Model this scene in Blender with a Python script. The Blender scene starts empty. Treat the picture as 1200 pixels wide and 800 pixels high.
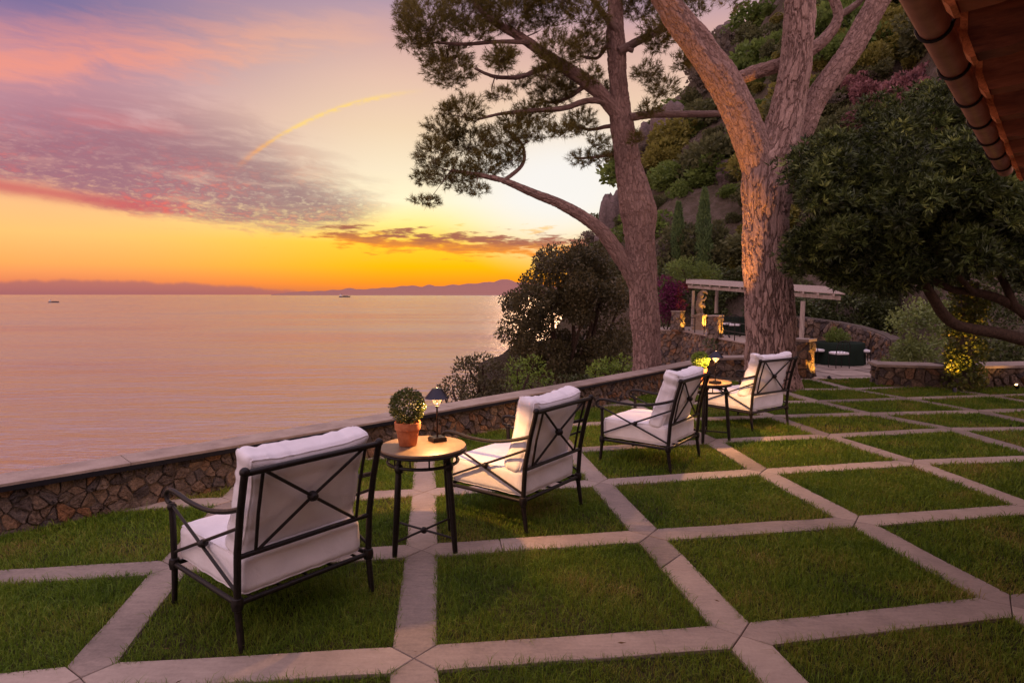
import bpy, math, random
import numpy as np
from mathutils import Vector, noise

# ---------------------------------------------------------------- camera, world, light
sc = bpy.context.scene
COL = sc.collection
rnd = random.Random(7)
FPX = 733.0
PITCH = math.atan(55 / FPX)
CZ = 1.6
cam_d = bpy.data.cameras.new('camera')
cam_d.lens = 36 * FPX / 1200
cam_d.sensor_width = 36
cam_d.clip_start = 0.05
cam_d.clip_end = 200000
cam = bpy.data.objects.new('camera', cam_d)
cam.location = (0, 0, CZ)
cam.rotation_euler = (math.pi / 2 - PITCH, 0, 0)
COL.objects.link(cam)
sc.camera = cam
sc.view_settings.view_transform = 'Standard'
sc.view_settings.look = 'None'
sc.view_settings.exposure = 0.64
sc.view_settings.gamma = 1.0
sc.render.engine = 'CYCLES'
sc.cycles.max_bounces = 6
sc.cycles.transparent_max_bounces = 8

CP, SP = math.cos(PITCH), math.sin(PITCH)


def ray(px, py):
    u = (px - 600) / FPX
    v = (400 - py) / FPX
    return Vector((u, CP + v * SP, -SP + v * CP))


def W(px, py, d):
    """point on the line of sight of a photo pixel at forward distance d"""
    r = ray(px, py)
    return Vector((0, 0, CZ)) + r * (d / r.y)


def G(px, py, z=0.0):
    """point where the line of sight meets the level z"""
    r = ray(px, py)
    return Vector((0, 0, CZ)) + r * ((z - CZ) / r.z)


def azel(px, py):
    r = ray(px, py).normalized()
    return math.degrees(math.atan2(r.x, r.y)), math.degrees(math.asin(r.z))


def lin(r, g, b):
    def f(c):
        c /= 255.0
        return c / 12.92 if c <= 0.04045 else ((c + 0.055) / 1.055) ** 2.4
    return (f(r), f(g), f(b), 1)


# ---------------------------------------------------------------- node helpers
class S:
    """a float socket with arithmetic"""
    def __init__(self, nt, s):
        self.nt, self.s = nt, s

    def op(self, o, *a):
        n = self.nt.nodes.new('ShaderNodeMath')
        n.operation = o
        for i, v in enumerate((self,) + a):
            if isinstance(v, S):
                self.nt.links.new(v.s, n.inputs[i])
            else:
                n.inputs[i].default_value = v
        return S(self.nt, n.outputs[0])

    def __add__(self, b): return self.op('ADD', b)
    def __sub__(self, b): return self.op('SUBTRACT', b)
    def __mul__(self, b): return self.op('MULTIPLY', b)
    def __truediv__(self, b): return self.op('DIVIDE', b)
    def clamp(self): return self.op('MINIMUM', 1.0).op('MAXIMUM', 0.0)

    def smooth(self, a, b):
        n = self.nt.nodes.new('ShaderNodeMapRange')
        n.interpolation_type = 'SMOOTHSTEP'
        self.nt.links.new(self.s, n.inputs[0])
        for i, v in ((1, a), (2, b)):
            if isinstance(v, S):
                self.nt.links.new(v.s, n.inputs[i])
            else:
                n.inputs[i].default_value = v
        return S(self.nt, n.outputs[0])

    def inv(self): return self.op('MULTIPLY', -1.0) + 1.0


def poly_s(x, co):
    r = None
    for c in co:
        r = (x * 0.0 + float(c)) if r is None else r * x + float(c)
    return r


def comb(nt, x, y, z=0.0):
    n = nt.nodes.new('ShaderNodeCombineXYZ')
    for i, v in enumerate((x, y, z)):
        if isinstance(v, S):
            nt.links.new(v.s, n.inputs[i])
        else:
            n.inputs[i].default_value = v
    return n.outputs[0]


def nz(nt, vec, scale, detail=3, rough=0.55, dist=0.0):
    n = nt.nodes.new('ShaderNodeTexNoise')
    if vec is not None:
        nt.links.new(vec, n.inputs['Vector'])
    n.inputs['Scale'].default_value = scale
    n.inputs['Detail'].default_value = detail
    n.inputs['Roughness'].default_value = rough
    n.inputs['Distortion'].default_value = dist
    return S(nt, n.outputs['Fac'])


def ramp(nt, fac, stops, interp='LINEAR'):
    n = nt.nodes.new('ShaderNodeValToRGB')
    n.color_ramp.interpolation = interp
    el = n.color_ramp.elements
    while len(el) < len(stops):
        el.new(0.5)
    for e, (p, c) in zip(el, stops):
        e.position = p
        e.color = c if len(c) == 4 else tuple(c) + (1,)
    nt.links.new(fac.s if isinstance(fac, S) else fac, n.inputs[0])
    return n.outputs[0]


def mix(nt, fac, a, b, mode='MIX'):
    n = nt.nodes.new('ShaderNodeMix')
    n.data_type = 'RGBA'
    n.blend_type = mode
    if isinstance(fac, S):
        nt.links.new(fac.s, n.inputs[0])
    else:
        n.inputs[0].default_value = fac
    for i, v in ((6, a), (7, b)):
        if isinstance(v, tuple):
            n.inputs[i].default_value = v if len(v) == 4 else v + (1,)
        else:
            nt.links.new(v, n.inputs[i])
    return n.outputs[2]


def build_world():
    w = bpy.data.worlds.new('World')
    sc.world = w
    w.use_nodes = True
    nt = w.node_tree
    nt.nodes.clear()
    tc = nt.nodes.new('ShaderNodeTexCoord')
    sp = nt.nodes.new('ShaderNodeSeparateXYZ')
    nt.links.new(tc.outputs['Generated'], sp.inputs[0])
    x, y, z = (S(nt, sp.outputs[i]) for i in range(3))
    az = x.op('ARCTAN2', y) * (180 / math.pi)
    el = z.op('ARCSINE') * (180 / math.pi)
    elc = el.op('MAXIMUM', 0.0)
    DIV = 40.0

    def col_ramp(px, rows, top):
        st = []
        for py, c in rows:
            st.append((max(0.0, azel(px, py)[1]) / DIV, lin(*c)))
        st.append((1.0, lin(*top)))
        return ramp(nt, elc / DIV, st)
    left = col_ramp(60, [(344, (178, 98, 92)), (330, (226, 130, 86)), (308, (253, 166, 90)), (272, (252, 190, 112)),
                         (238, (243, 186, 128)), (200, (216, 160, 142)), (150, (198, 146, 155)), (95, (190, 142, 156)),
                         (45, (158, 122, 150)), (2, (118, 106, 148))], (128, 116, 158))
    mid = col_ramp(500, [(344, (214, 116, 62)), (332, (253, 146, 30)), (312, (255, 184, 6)), (286, (255, 202, 50)),
                         (262, (255, 230, 140)), (236, (250, 236, 196)), (200, (240, 222, 190)), (150, (232, 204, 172)),
                         (95, (222, 186, 166)), (45, (204, 164, 158)), (2, (172, 146, 162))], (136, 122, 162))
    back = ramp(nt, elc / 90.0, [(0.0, lin(246, 194, 188)), (0.12, lin(250, 212, 208)), (0.35, lin(238, 210, 222)), (1.0, lin(212, 198, 236))])
    c = mix(nt, az.smooth(-38.0, -9.0), left, mid)
    # pale glow where the sun has just gone
    ga, ge = azel(655, 222)
    g = (((az - ga) / 9.0).op('POWER', 2.0) + ((el - ge) / 5.5).op('POWER', 2.0)).op('SQRT')
    c = mix(nt, g.smooth(0.25, 1.5).inv() * 0.9, c, lin(236, 233, 230))
    # rest of the dome: pink and violet, unseen, brightened to fill the ground
    away = az.op('ABSOLUTE').smooth(48.0, 105.0)
    up = el.smooth(24.0, 52.0)
    back = mix(nt, 1.0, back, (1.46, 1.40, 1.36, 1), 'MULTIPLY')
    c = mix(nt, away.op('MAXIMUM', up), c, back)

    def fit(pts, deg=2):
        q = np.array([azel(*p) for p in pts])
        return np.polyfit(q[:, 0], q[:, 1], deg)
    warp = nz(nt, comb(nt, az * 0.05, el * 0.12), 2.0, 3) - 0.5
    streak = nz(nt, comb(nt, az * 0.055 + warp * 0.5, el * 0.30 + az * 0.025 + warp * 0.6), 2.6, 8, 0.62)
    fine = nz(nt, comb(nt, az * 0.6 + el * 0.35 + warp, el * 1.5 - az * 0.12, 3.0), 2.0, 5, 0.62)
    broad = nz(nt, comb(nt, az * 0.045, el * 0.16, 9.0), 2.2, 4, 0.55)
    front = az.smooth(-75.0, -48.0) * az.smooth(30.0, 60.0).inv()
    # upper sheet lit pink
    lo = poly_s(az, fit([(0, 118), (150, 108), (300, 82), (440, 48)]))
    hi = poly_s(az, fit([(0, 8), (150, 22), (300, 10), (440, 16)]))
    e = streak - 0.5
    mB = (el - lo + e * 6.0).smooth(-0.8, 3.0) * (el - hi + e * 6.0).smooth(-3.5, 0.8).inv() * az.smooth(-13.0, -7.5).inv() * front
    st2 = nz(nt, comb(nt, az * 0.09 + warp, el * 0.55 - az * 0.05 + warp, 21.0), 2.6, 8, 0.65)
    mB = mB * (streak.smooth(0.24, 0.55) * 0.5 + 0.5) * (st2.smooth(0.3, 0.6) * 0.5 + 0.5)
    c = mix(nt, mB * 0.88, c, mix(nt, az.smooth(-34.0, -12.0), lin(232, 146, 126), lin(248, 182, 136)))
    # main dark sheet
    lo = poly_s(az, fit([(0, 222), (120, 244), (300, 274), (380, 276), (445, 262)], 3))
    hi = poly_s(az, fit([(0, 96), (150, 108), (280, 128), (370, 180), (450, 232)]))
    mA = (el - lo + e * 4.5 + (fine - 0.5) * 1.2).smooth(-0.3, 1.6) * (el - hi + e * 9.0).smooth(-4.5, 1.5).inv() * (az + e * 14.0).smooth(-15.0, -6.0).inv() * front
    rip = (el - lo).smooth(6.5, 1.5) * 0.42 + 0.06
    mA = mA * (streak.smooth(0.24, 0.52) * 0.6 + 0.4) * (fine.smooth(0.30, 0.52) * rip + rip.inv())
    dark = mix(nt, az.smooth(-36.0, -12.0), lin(152, 104, 120), lin(150, 120, 118))
    lit = mix(nt, az.smooth(-30.0, -12.0), lin(226, 106, 98), lin(214, 158, 124))
    litm = fine.smooth(0.47, 0.64) * (el - lo).smooth(7.5, 1.0) * broad.smooth(0.35, 0.6) * 0.75 + broad.smooth(0.5, 0.72) * 0.35
    c = mix(nt, mA * 0.93, c, mix(nt, litm.clamp(), dark, lit))
    # thin red bar at the lower left of the sheet
    bar = poly_s(az, fit([(0, 219), (60, 226), (130, 238), (200, 244)]))
    mR = ((el - bar + (streak - 0.5) * 0.9) / 0.5).op('POWER', 2.0).op('MULTIPLY', -1.0).op('EXPONENT') * az.smooth(-26.0, -32.0) * front
    c = mix(nt, mR * 0.8, c, lin(196, 92, 96))
    # low broken bars near the sun
    lown = nz(nt, comb(nt, az * 0.17 + warp * 0.5, el * 1.05, 5.0), 2.0, 7, 0.62)
    ln = poly_s(az, fit([(340, 270), (450, 281), (560, 287), (690, 289)]))
    mC = ((el - ln) / 1.5).op('POWER', 2.0).op('MULTIPLY', -1.0).op('EXPONENT') * az.smooth(-21.5, -14.0)
    mC = (lown + mC * 0.42 - 0.42).smooth(0.33, 0.48) * mC.smooth(0.05, 0.35) * az.smooth(20.0, 40.0).inv()
    c = mix(nt, mC * 0.95, c, mix(nt, (el - ln + (lown - 0.5) * 2.0).smooth(-0.8, 0.6), lin(246, 150, 44), lin(158, 92, 76)))
    puff = nz(nt, comb(nt, az * 0.12, el * 0.6, 12.0), 2.4, 5, 0.6)
    mP = puff.smooth(0.58, 0.70) * el.smooth(2.6, 3.6) * el.smooth(7.2, 6.0) * az.smooth(-24.0, -18.0) * az.smooth(25.0, 45.0).inv()
    c = mix(nt, mP * 0.55, c, lin(250, 180, 60))
    # contrail
    ct = poly_s(az, fit([(283, 190), (310, 171), (345, 150), (385, 130), (430, 117), (480, 109), (520, 105)], 3))
    cw = (az.smooth(-20.0, -24.0) * 0.16 + 0.17) + (fine - 0.5) * 0.26
    mT = ((el - ct + (fine - 0.5) * 0.3) / cw).op('POWER', 2.0).op('MULTIPLY', -1.0).op('EXPONENT') * az.smooth(-23.9, -21.5) * az.smooth(-7.0, -13.5)
    c = mix(nt, mT * (fine.smooth(0.3, 0.55) * 0.45 + 0.16), c, mix(nt, az.smooth(-23.5, -18.0), lin(240, 150, 84), lin(252, 212, 92)))
    # bank on the horizon
    top = poly_s(az, fit([(0, 328), (100, 328), (220, 331), (330, 339)]))
    mD = (el - top + (nz(nt, comb(nt, az * 0.2, 0.0, 2.0), 2.5, 4) - 0.5) * 0.8).smooth(-0.25, 0.12).inv() * az.smooth(-12.0, -22.0)
    c = mix(nt, mD * 0.68, c, lin(156, 100, 104))
    bg = nt.nodes.new('ShaderNodeBackground')
    nt.links.new(c, bg.inputs[0])
    bg.inputs[1].default_value = 0.73
    out = nt.nodes.new('ShaderNodeOutputWorld')
    nt.links.new(bg.outputs[0], out.inputs[0])


build_world()

sun_d = bpy.data.lights.new('sun', 'SUN')
sun_d.energy = 0.33
sun_d.angle = math.radians(14)
sun_d.color = (1.0, 0.55, 0.28)
sun = bpy.data.objects.new('sun', sun_d)
COL.objects.link(sun)
_sd = Vector((math.sin(math.radians(6.3)), math.cos(math.radians(6.3)), math.tan(math.radians(7.0))))
sun.rotation_euler = _sd.to_track_quat('Z', 'Y').to_euler()

# ---------------------------------------------------------------- object helpers
ORG = {}


def link(o, parent=None):
    COL.objects.link(o)
    if parent is not None:
        o.parent = parent
    return o


def thing(name, label, cat, loc=(0, 0, 0), group=None):
    o = bpy.data.objects.new(name, None)
    o.empty_display_size = 0.1
    o.location = loc
    o['label'] = label
    o['category'] = cat
    if group:
        o['group'] = group
    ORG[o.name] = np.array(loc, float)
    return link(o)


def tag(o, label, cat, group=None, kind=None):
    if label:
        o['label'] = label
    if cat:
        o['category'] = cat
    if group:
        o['group'] = group
    if kind:
        o['kind'] = kind
    return o


def org_of(parent):
    return ORG.get(parent.name, np.zeros(3)) if parent is not None else np.zeros(3)


def add_mesh(name, me, m, parent=None, kind=None, label=None):
    o = bpy.data.objects.new(name, me)
    if m is not None and len(me.materials) == 0:
        me.materials.append(m)
    link(o, parent)
    ORG[o.name] = org_of(parent)
    if kind:
        o['kind'] = kind
    if label:
        o['label'] = label
    return o


def np_mesh(name, V, F, smooth=False, attr=None):
    """mesh from vertex array and a face array (m,3) or (m,4) or list of both"""
    V = np.ascontiguousarray(V, np.float32)
    Fs = F if isinstance(F, list) else [F]
    Fs = [np.ascontiguousarray(f, np.int32) for f in Fs if len(f)]
    me = bpy.data.meshes.new(name)
    me.vertices.add(len(V))
    me.vertices.foreach_set('co', V.ravel())
    nl = sum(f.size for f in Fs)
    npoly = sum(len(f) for f in Fs)
    me.loops.add(nl)
    me.polygons.add(npoly)
    me.loops.foreach_set('vertex_index', np.concatenate([f.ravel() for f in Fs]))
    tot = np.concatenate([np.full(len(f), f.shape[1], np.int32) for f in Fs])
    st = np.concatenate([[0], np.cumsum(tot)[:-1]]).astype(np.int32)
    me.polygons.foreach_set('loop_start', st)
    if smooth:
        me.polygons.foreach_set('use_smooth', np.ones(npoly, bool))
    if attr:
        for k, v in attr.items():
            a = me.attributes.new(k, 'FLOAT', 'POINT')
            a.data.foreach_set('value', np.ascontiguousarray(v, np.float32))
    me.update(calc_edges=True)
    return me


class MB:
    """collects shapes into one mesh, in world (or local) coordinates"""
    def __init__(self):
        self.v, self.f = [], []

    def add(self, vs, fs):
        n = len(self.v)
        self.v += [tuple(p) for p in vs]
        self.f += [tuple(i + n for i in f) for f in fs]
        return self

    def box(self, c, s, ax=None):
        c = Vector(c)
        X, Y, Z = ax or (Vector((1, 0, 0)), Vector((0, 1, 0)), Vector((0, 0, 1)))
        vs = [c + X * (s[0] / 2 * i) + Y * (s[1] / 2 * j) + Z * (s[2] / 2 * k) for i in (-1, 1) for j in (-1, 1) for k in (-1, 1)]
        return self.add(vs, [(0, 1, 3, 2), (4, 6, 7, 5), (0, 4, 5, 1), (2, 3, 7, 6), (0, 2, 6, 4), (1, 5, 7, 3)])

    def tube(self, pts, rad, n=10, cap=True, ring=None):
        pts = [Vector(p) for p in pts]
        if not hasattr(rad, '__len__'):
            rad = [rad] * len(pts)
        rings = []
        t0 = (pts[1] - pts[0]).normalized()
        ref = Vector((0, 0, 1)) if abs(t0.z) < 0.9 else Vector((1, 0, 0))
        s = t0.cross(ref).normalized()
        for i, p in enumerate(pts):
            a = pts[max(i - 1, 0)]
            b = pts[min(i + 1, len(pts) - 1)]
            t = (b - a).normalized()
            s = (s - t * s.dot(t)).normalized()
            u = t.cross(s)
            rings.append([p + (s * math.cos(2 * math.pi * k / n) + u * math.sin(2 * math.pi * k / n)) * rad[i] for k in range(n)])
        vs = [q for r in rings for q in r]
        fs = []
        for i in range(len(pts) - 1):
            for k in range(n):
                k2 = (k + 1) % n
                fs.append((i * n + k, i * n + k2, (i + 1) * n + k2, (i + 1) * n + k))
        if cap:
            fs.append(tuple(reversed(range(n))))
            fs.append(tuple((len(pts) - 1) * n + k for k in range(n)))
        return self.add(vs, fs)

    def lathe(self, c, prof, n=24, ax=None, cap=True):
        c = Vector(c)
        X, Y, Z = ax or (Vector((1, 0, 0)), Vector((0, 1, 0)), Vector((0, 0, 1)))
        vs = []
        for r, h in prof:
            for k in range(n):
                a = 2 * math.pi * k / n
                vs.append(c + X * (r * math.cos(a)) + Y * (r * math.sin(a)) + Z * h)
        fs = []
        for i in range(len(prof) - 1):
            for k in range(n):
                k2 = (k + 1) % n
                fs.append((i * n + k, i * n + k2, (i + 1) * n + k2, (i + 1) * n + k))
        if cap:
            fs.append(tuple(reversed(range(n))))
            fs.append(tuple((len(prof) - 1) * n + k for k in range(n)))
        return self.add(vs, fs)

    def ball(self, c, r, n=10, m=7, sc=(1, 1, 1)):
        prof = [(r * math.sin(math.pi * i / m) + 1e-4, -r * math.cos(math.pi * i / m) * sc[2]) for i in range(m + 1)]
        return self.lathe(c, prof, n)

    def prism(self, poly, z0, z1):
        n = len(poly)
        vs = [(p[0], p[1], z0) for p in poly] + [(p[0], p[1], z1) for p in poly]
        fs = [tuple(reversed(range(n))), tuple(range(n, 2 * n))] + [(k, (k + 1) % n, n + (k + 1) % n, n + k) for k in range(n)]
        return self.add(vs, fs)

    def mesh(self, name, org=None, smooth=False):
        me = bpy.data.meshes.new(name)
        v = self.v
        if org is not None:
            v = [(p[0] - org[0], p[1] - org[1], p[2] - org[2]) for p in v]
        me.from_pydata(v, [], self.f)
        if smooth:
            me.polygons.foreach_set('use_smooth', [True] * len(me.polygons))
            try:
                me.set_sharp_from_angle(angle=math.radians(40))
            except Exception:
                pass
        me.update()
        return me

    def build(self, name, m, parent=None, smooth=False, kind=None, label=None):
        return add_mesh(name, self.mesh(name, org_of(parent), smooth), m, parent, kind, label)


def lamp(name, kind, loc, energy, color, parent=None, target=None, size=0.02, spot=60, blend=0.5):
    d = bpy.data.lights.new(name, kind)
    d.energy = energy
    d.color = color
    d.shadow_soft_size = size
    o = bpy.data.objects.new(name, d)
    if kind == 'SPOT':
        d.spot_size = math.radians(spot)
        d.spot_blend = blend
        o.rotation_euler = (Vector(target) - Vector(loc)).to_track_quat('-Z', 'Y').to_euler()
    o.location = Vector(loc) - Vector(org_of(parent))
    link(o, parent)
    return o


# ---------------------------------------------------------------- materials
def mat(name, base=(0.5, 0.5, 0.5), rough=0.8, metal=0.0, spec=0.5):
    m = bpy.data.materials.new(name)
    m.use_nodes = True
    nt = m.node_tree
    b = nt.nodes['Principled BSDF']
    b.inputs['Base Color'].default_value = tuple(base) + (1,)
    b.inputs['Roughness'].default_value = rough
    b.inputs['Metallic'].default_value = metal
    b.inputs['Specular IOR Level'].default_value = spec
    return m, nt, b


def setc(nt, b, sock):
    nt.links.new(sock, b.inputs['Base Color'])


def bump(nt, b, h, strength=0.5, dist=0.01):
    n = nt.nodes.new('ShaderNodeBump')
    n.inputs['Strength'].default_value = strength
    n.inputs['Distance'].default_value = dist
    nt.links.new(h.s if isinstance(h, S) else h, n.inputs['Height'])
    nt.links.new(n.outputs[0], b.inputs['Normal'])


def geo(nt, out):
    return nt.nodes.new('ShaderNodeNewGeometry').outputs[out]


def obj_co(nt):
    return nt.nodes.new('ShaderNodeTexCoord').outputs['Object']


def obj_rand(nt):
    return S(nt, nt.nodes.new('ShaderNodeObjectInfo').outputs['Random'])


def vscale(nt, vec, s):
    n = nt.nodes.new('ShaderNodeMapping')
    nt.links.new(vec, n.inputs[0])
    n.inputs['Scale'].default_value = s
    return n.outputs[0]


MAT = {}


def leaf_mat(name, cols, rough=0.5, spec=0.35, trans=0.25, pscale=0.6, stops=None, tone=False):
    """per-leaf colour from random per island, drifting in clumps"""
    m, nt, b = mat(name, cols[0], rough, 0, spec)
    r = S(nt, geo(nt, 'Random Per Island'))
    p = nz(nt, geo(nt, 'Position'), pscale, 2)
    f = (r * (0.6 - 0.15 * (name == 'grass')) + p * (0.9 + 0.5 * (name == 'grass')) - 0.25 - 0.2 * (name == 'grass')).clamp()
    if tone:
        ta = nt.nodes.new('ShaderNodeAttribute')
        ta.attribute_name = 'tone'
        f = S(nt, ta.outputs['Fac'])
    k = len(cols)
    st = [(i / (k - 1) if not stops else stops[i], cols[i]) for i in range(k)]
    cs = ramp(nt, f, st)
    setc(nt, b, cs)
    if trans:
        tr = nt.nodes.new('ShaderNodeBsdfTranslucent')
        nt.links.new(cs, tr.inputs[0])
        mx = nt.nodes.new('ShaderNodeMixShader')
        mx.inputs[0].default_value = trans
        nt.links.new(b.outputs[0], mx.inputs[1])
        nt.links.new(tr.outputs[0], mx.inputs[2])
        nt.links.new(mx.outputs[0], nt.nodes['Material Output'].inputs[0])
    MAT[name] = m
    return m


def make_materials():
    # grass
    m = leaf_mat('grass', [(0.0470, 0.0918, 0.0090), (0.1008, 0.1736, 0.0134), (0.1680, 0.2352, 0.0202), (0.2464, 0.2072, 0.0448), (0.3584, 0.2632, 0.1008)],
                 0.6, 0.2, 0.3, 1.7, [0.0, 0.30, 0.58, 0.82, 1.0])
    # soil
    m, nt, b = mat('soil', (0.03, 0.02, 0.012), 1.0, 0, 0.1)
    n = nz(nt, geo(nt, 'Position'), 30, 5)
    setc(nt, b, ramp(nt, n, [(0.3, (0.018, 0.016, 0.006)), (0.7, (0.05, 0.045, 0.016))]))
    bump(nt, b, n, 0.8, 0.02)
    MAT['soil'] = m
    # paving
    m, nt, b = mat('paving_stone', (0.3, 0.26, 0.24), 0.75, 0, 0.3)
    P = geo(nt, 'Position')
    big = nz(nt, P, 2.0, 5, 0.6)
    fin = nz(nt, P, 60, 6, 0.7)
    strk = nz(nt, vscale(nt, P, (6, 30, 6)), 1.5, 4, 0.6, 0.6)
    f = big * 0.6 + fin * 0.35 + strk * 0.3 + obj_rand(nt) * 0.34 - 0.30
    setc(nt, b, ramp(nt, f, [(0.2, (0.14, 0.11, 0.092)), (0.45, (0.265, 0.205, 0.168)), (0.75, (0.40, 0.315, 0.255))]))
    bump(nt, b, big * 0.5 + fin * 0.5 + strk * 0.4, 0.35, 0.008)
    MAT['paving_stone'] = m
    m, nt, b = mat('mortar', (0.10, 0.075, 0.06), 1.0, 0, 0.1)
    n = nz(nt, geo(nt, 'Position'), 40, 5)
    setc(nt, b, ramp(nt, n, [(0.3, (0.075, 0.058, 0.048)), (0.7, (0.17, 0.135, 0.112))]))
    bump(nt, b, n, 0.8, 0.02)
    MAT['mortar'] = m
    # rubble
    def rubble(name, island):
        m, nt, b = mat(name, (0.2, 0.15, 0.12), 0.85, 0, 0.25)
        P = geo(nt, 'Position')
        r = S(nt, geo(nt, 'Random Per Island')) if island else obj_rand(nt)
        n1 = nz(nt, P, 24, 7, 0.72, 0.8)
        n2 = nz(nt, P, 90, 4, 0.7)
        base = ramp(nt, r, [(0.0, (0.085, 0.072, 0.075)), (0.22, (0.17, 0.125, 0.10)), (0.45, (0.25, 0.175, 0.125)), (0.62, (0.13, 0.11, 0.11)),
                            (0.80, (0.30, 0.22, 0.16)), (0.93, (0.27, 0.14, 0.075)), (1.0, (0.34, 0.20, 0.11))])
        dk = ramp(nt, n1, [(0.3, (0.32, 0.30, 0.30)), (0.5, (0.85, 0.82, 0.8)), (0.62, (1.2, 1.12, 1.03)), (0.75, (1.8, 1.62, 1.45))])
        setc(nt, b, mix(nt, 1.0, base, dk, 'MULTIPLY'))
        bump(nt, b, n1 * 1.0 + n2 * 0.4, 1.0, 0.035)
        MAT[name] = m
    rubble('rubble_stone', False)
    rubble('rubble_stone_joined', True)
    # coping
    m, nt, b = mat('coping_stone', (0.26, 0.2, 0.17), 0.6, 0, 0.4)
    P = geo(nt, 'Position')
    n = nz(nt, P, 5, 6, 0.65)
    f = n + nz(nt, P, 70, 4, 0.7) * 0.4 + obj_rand(nt) * 0.2 - 0.25
    setc(nt, b, ramp(nt, f, [(0.25, (0.16, 0.115, 0.095)), (0.6, (0.30, 0.225, 0.185)), (0.85, (0.38, 0.30, 0.25))]))
    bump(nt, b, f, 0.3, 0.01)
    MAT['coping_stone'] = m
    # iron
    m, nt, b = mat('wrought_iron', (0.022, 0.017, 0.016), 0.42, 0.3, 0.35)
    n = nz(nt, obj_co(nt), 60, 5, 0.7)
    setc(nt, b, ramp(nt, n, [(0.35, (0.006, 0.005, 0.005)), (0.7, (0.022, 0.015, 0.013))]))
    rr = ramp(nt, n, [(0.3, (0.34, 0.34, 0.34)), (0.7, (0.6, 0.6, 0.6))])
    nt.links.new(rr, b.inputs['Roughness'])
    bump(nt, b, n, 0.25, 0.003)
    MAT['wrought_iron'] = m
    # canvas
    m, nt, b = mat('white_canvas', (0.74, 0.70, 0.70), 0.9, 0, 0.15)
    b.inputs['Sheen Weight'].default_value = 0.15
    oc = obj_co(nt)
    wv = nz(nt, vscale(nt, oc, (900, 900, 900)), 1.0, 2)
    lf = nz(nt, oc, 6, 4)
    setc(nt, b, ramp(nt, lf * 0.8 + wv * 0.2, [(0.3, (0.66, 0.62, 0.64)), (0.7, (0.78, 0.745, 0.77))]))
    fo = nz(nt, oc, 9, 3, 0.5, 1.6)
    bump(nt, b, lf * 0.5 + fo * 0.6 + wv * 0.15, 0.45, 0.016)
    MAT['white_canvas'] = m
    # table stone
    m, nt, b = mat('table_stone', (0.4, 0.26, 0.15), 0.45, 0, 0.4)
    n = nz(nt, obj_co(nt), 14, 5, 0.6)
    setc(nt, b, ramp(nt, n, [(0.3, (0.10, 0.062, 0.038)), (0.7, (0.165, 0.108, 0.068))]))
    MAT['table_stone'] = m
    m, nt, b = mat('terracotta', (0.42, 0.13, 0.05), 0.8, 0, 0.3)
    n = nz(nt, obj_co(nt), 25, 5, 0.65)
    setc(nt, b, ramp(nt, n, [(0.3, (0.30, 0.08, 0.03)), (0.6, (0.45, 0.15, 0.06)), (0.8, (0.5, 0.24, 0.13))]))
    bump(nt, b, n, 0.2, 0.004)
    MAT['terracotta'] = m
    m, nt, b = mat('lampshade_metal', (0.03, 0.028, 0.04), 0.35, 0.7, 0.5)
    MAT['lampshade_metal'] = m
    m, nt, b = mat('clear_glass', (0.03, 0.03, 0.03), 0.05, 0, 0.6)
    tr = nt.nodes.new('ShaderNodeBsdfTransparent')
    lw = nt.nodes.new('ShaderNodeLayerWeight')
    lw.inputs[0].default_value = 0.35
    mx = nt.nodes.new('ShaderNodeMixShader')
    nt.links.new((S(nt, lw.outputs['Facing']) * 0.3 + 0.03).s, mx.inputs[0])
    nt.links.new(tr.outputs[0], mx.inputs[1])
    nt.links.new(b.outputs[0], mx.inputs[2])
    nt.links.new(mx.outputs[0], nt.nodes['Material Output'].inputs[0])
    MAT['clear_glass'] = m
    m, nt, b = mat('bulb_glow', (0.05, 0.035, 0.02))
    b.inputs['Emission Color'].default_value = (1, 0.55, 0.2, 1)
    b.inputs['Emission Strength'].default_value = 0.35
    MAT['bulb_glow'] = m
    m, nt, b = mat('lens_glow', (1, 0.7, 0.4))
    b.inputs['Emission Color'].default_value = (1, 0.55, 0.2, 1)
    b.inputs['Emission Strength'].default_value = 5
    MAT['lens_glow'] = m
    m, nt, b = mat('spot_glow', (1, 0.7, 0.4))
    b.inputs['Emission Color'].default_value = (1, 0.6, 0.2, 1)
    b.inputs['Emission Strength'].default_value = 30
    MAT['spot_glow'] = m
    # bark
    def bark(name, plate, plate2, fiss, depth, con0=1.0):
        m, nt, b = mat(name, plate, 0.9, 0, 0.2)
        a = nt.nodes.new('ShaderNodeAttribute')
        a.attribute_name = 'bk'
        P = geo(nt, 'Position')
        def vor(vec, sc_, feat):
            v = nt.nodes.new('ShaderNodeTexVoronoi')
            v.feature = feat
            v.inputs['Scale'].default_value = sc_
            nt.links.new(vec, v.inputs['Vector'])
            return v
        wn = nt.nodes.new('ShaderNodeTexNoise')
        wn.inputs['Scale'].default_value = 1.7
        wn.inputs['Detail'].default_value = 4
        nt.links.new(a.outputs['Vector'], wn.inputs['Vector'])
        va = nt.nodes.new('ShaderNodeVectorMath')
        va.operation = 'MULTIPLY_ADD'
        nt.links.new(wn.outputs['Color'], va.inputs[0])
        va.inputs[1].default_value = (1.5, 1.5, 1.3)
        nt.links.new(a.outputs['Vector'], va.inputs[2])
        co = va.outputs[0]
        e1 = S(nt, vor(co, 1.0, 'DISTANCE_TO_EDGE').outputs['Distance'])
        e2 = S(nt, vor(co, 2.7, 'DISTANCE_TO_EDGE').outputs['Distance'])
        cell = S(nt, vor(co, 1.0, 'F1').outputs['Color'])
        n2 = nz(nt, co, 5.0, 6, 0.7)
        n1 = nz(nt, P, 2.2, 4)
        wv = n1.smooth(0.3, 0.7) * 0.16 + 0.05
        sz = nt.nodes.new('ShaderNodeSeparateXYZ')
        nt.links.new(P, sz.inputs[0])
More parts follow.
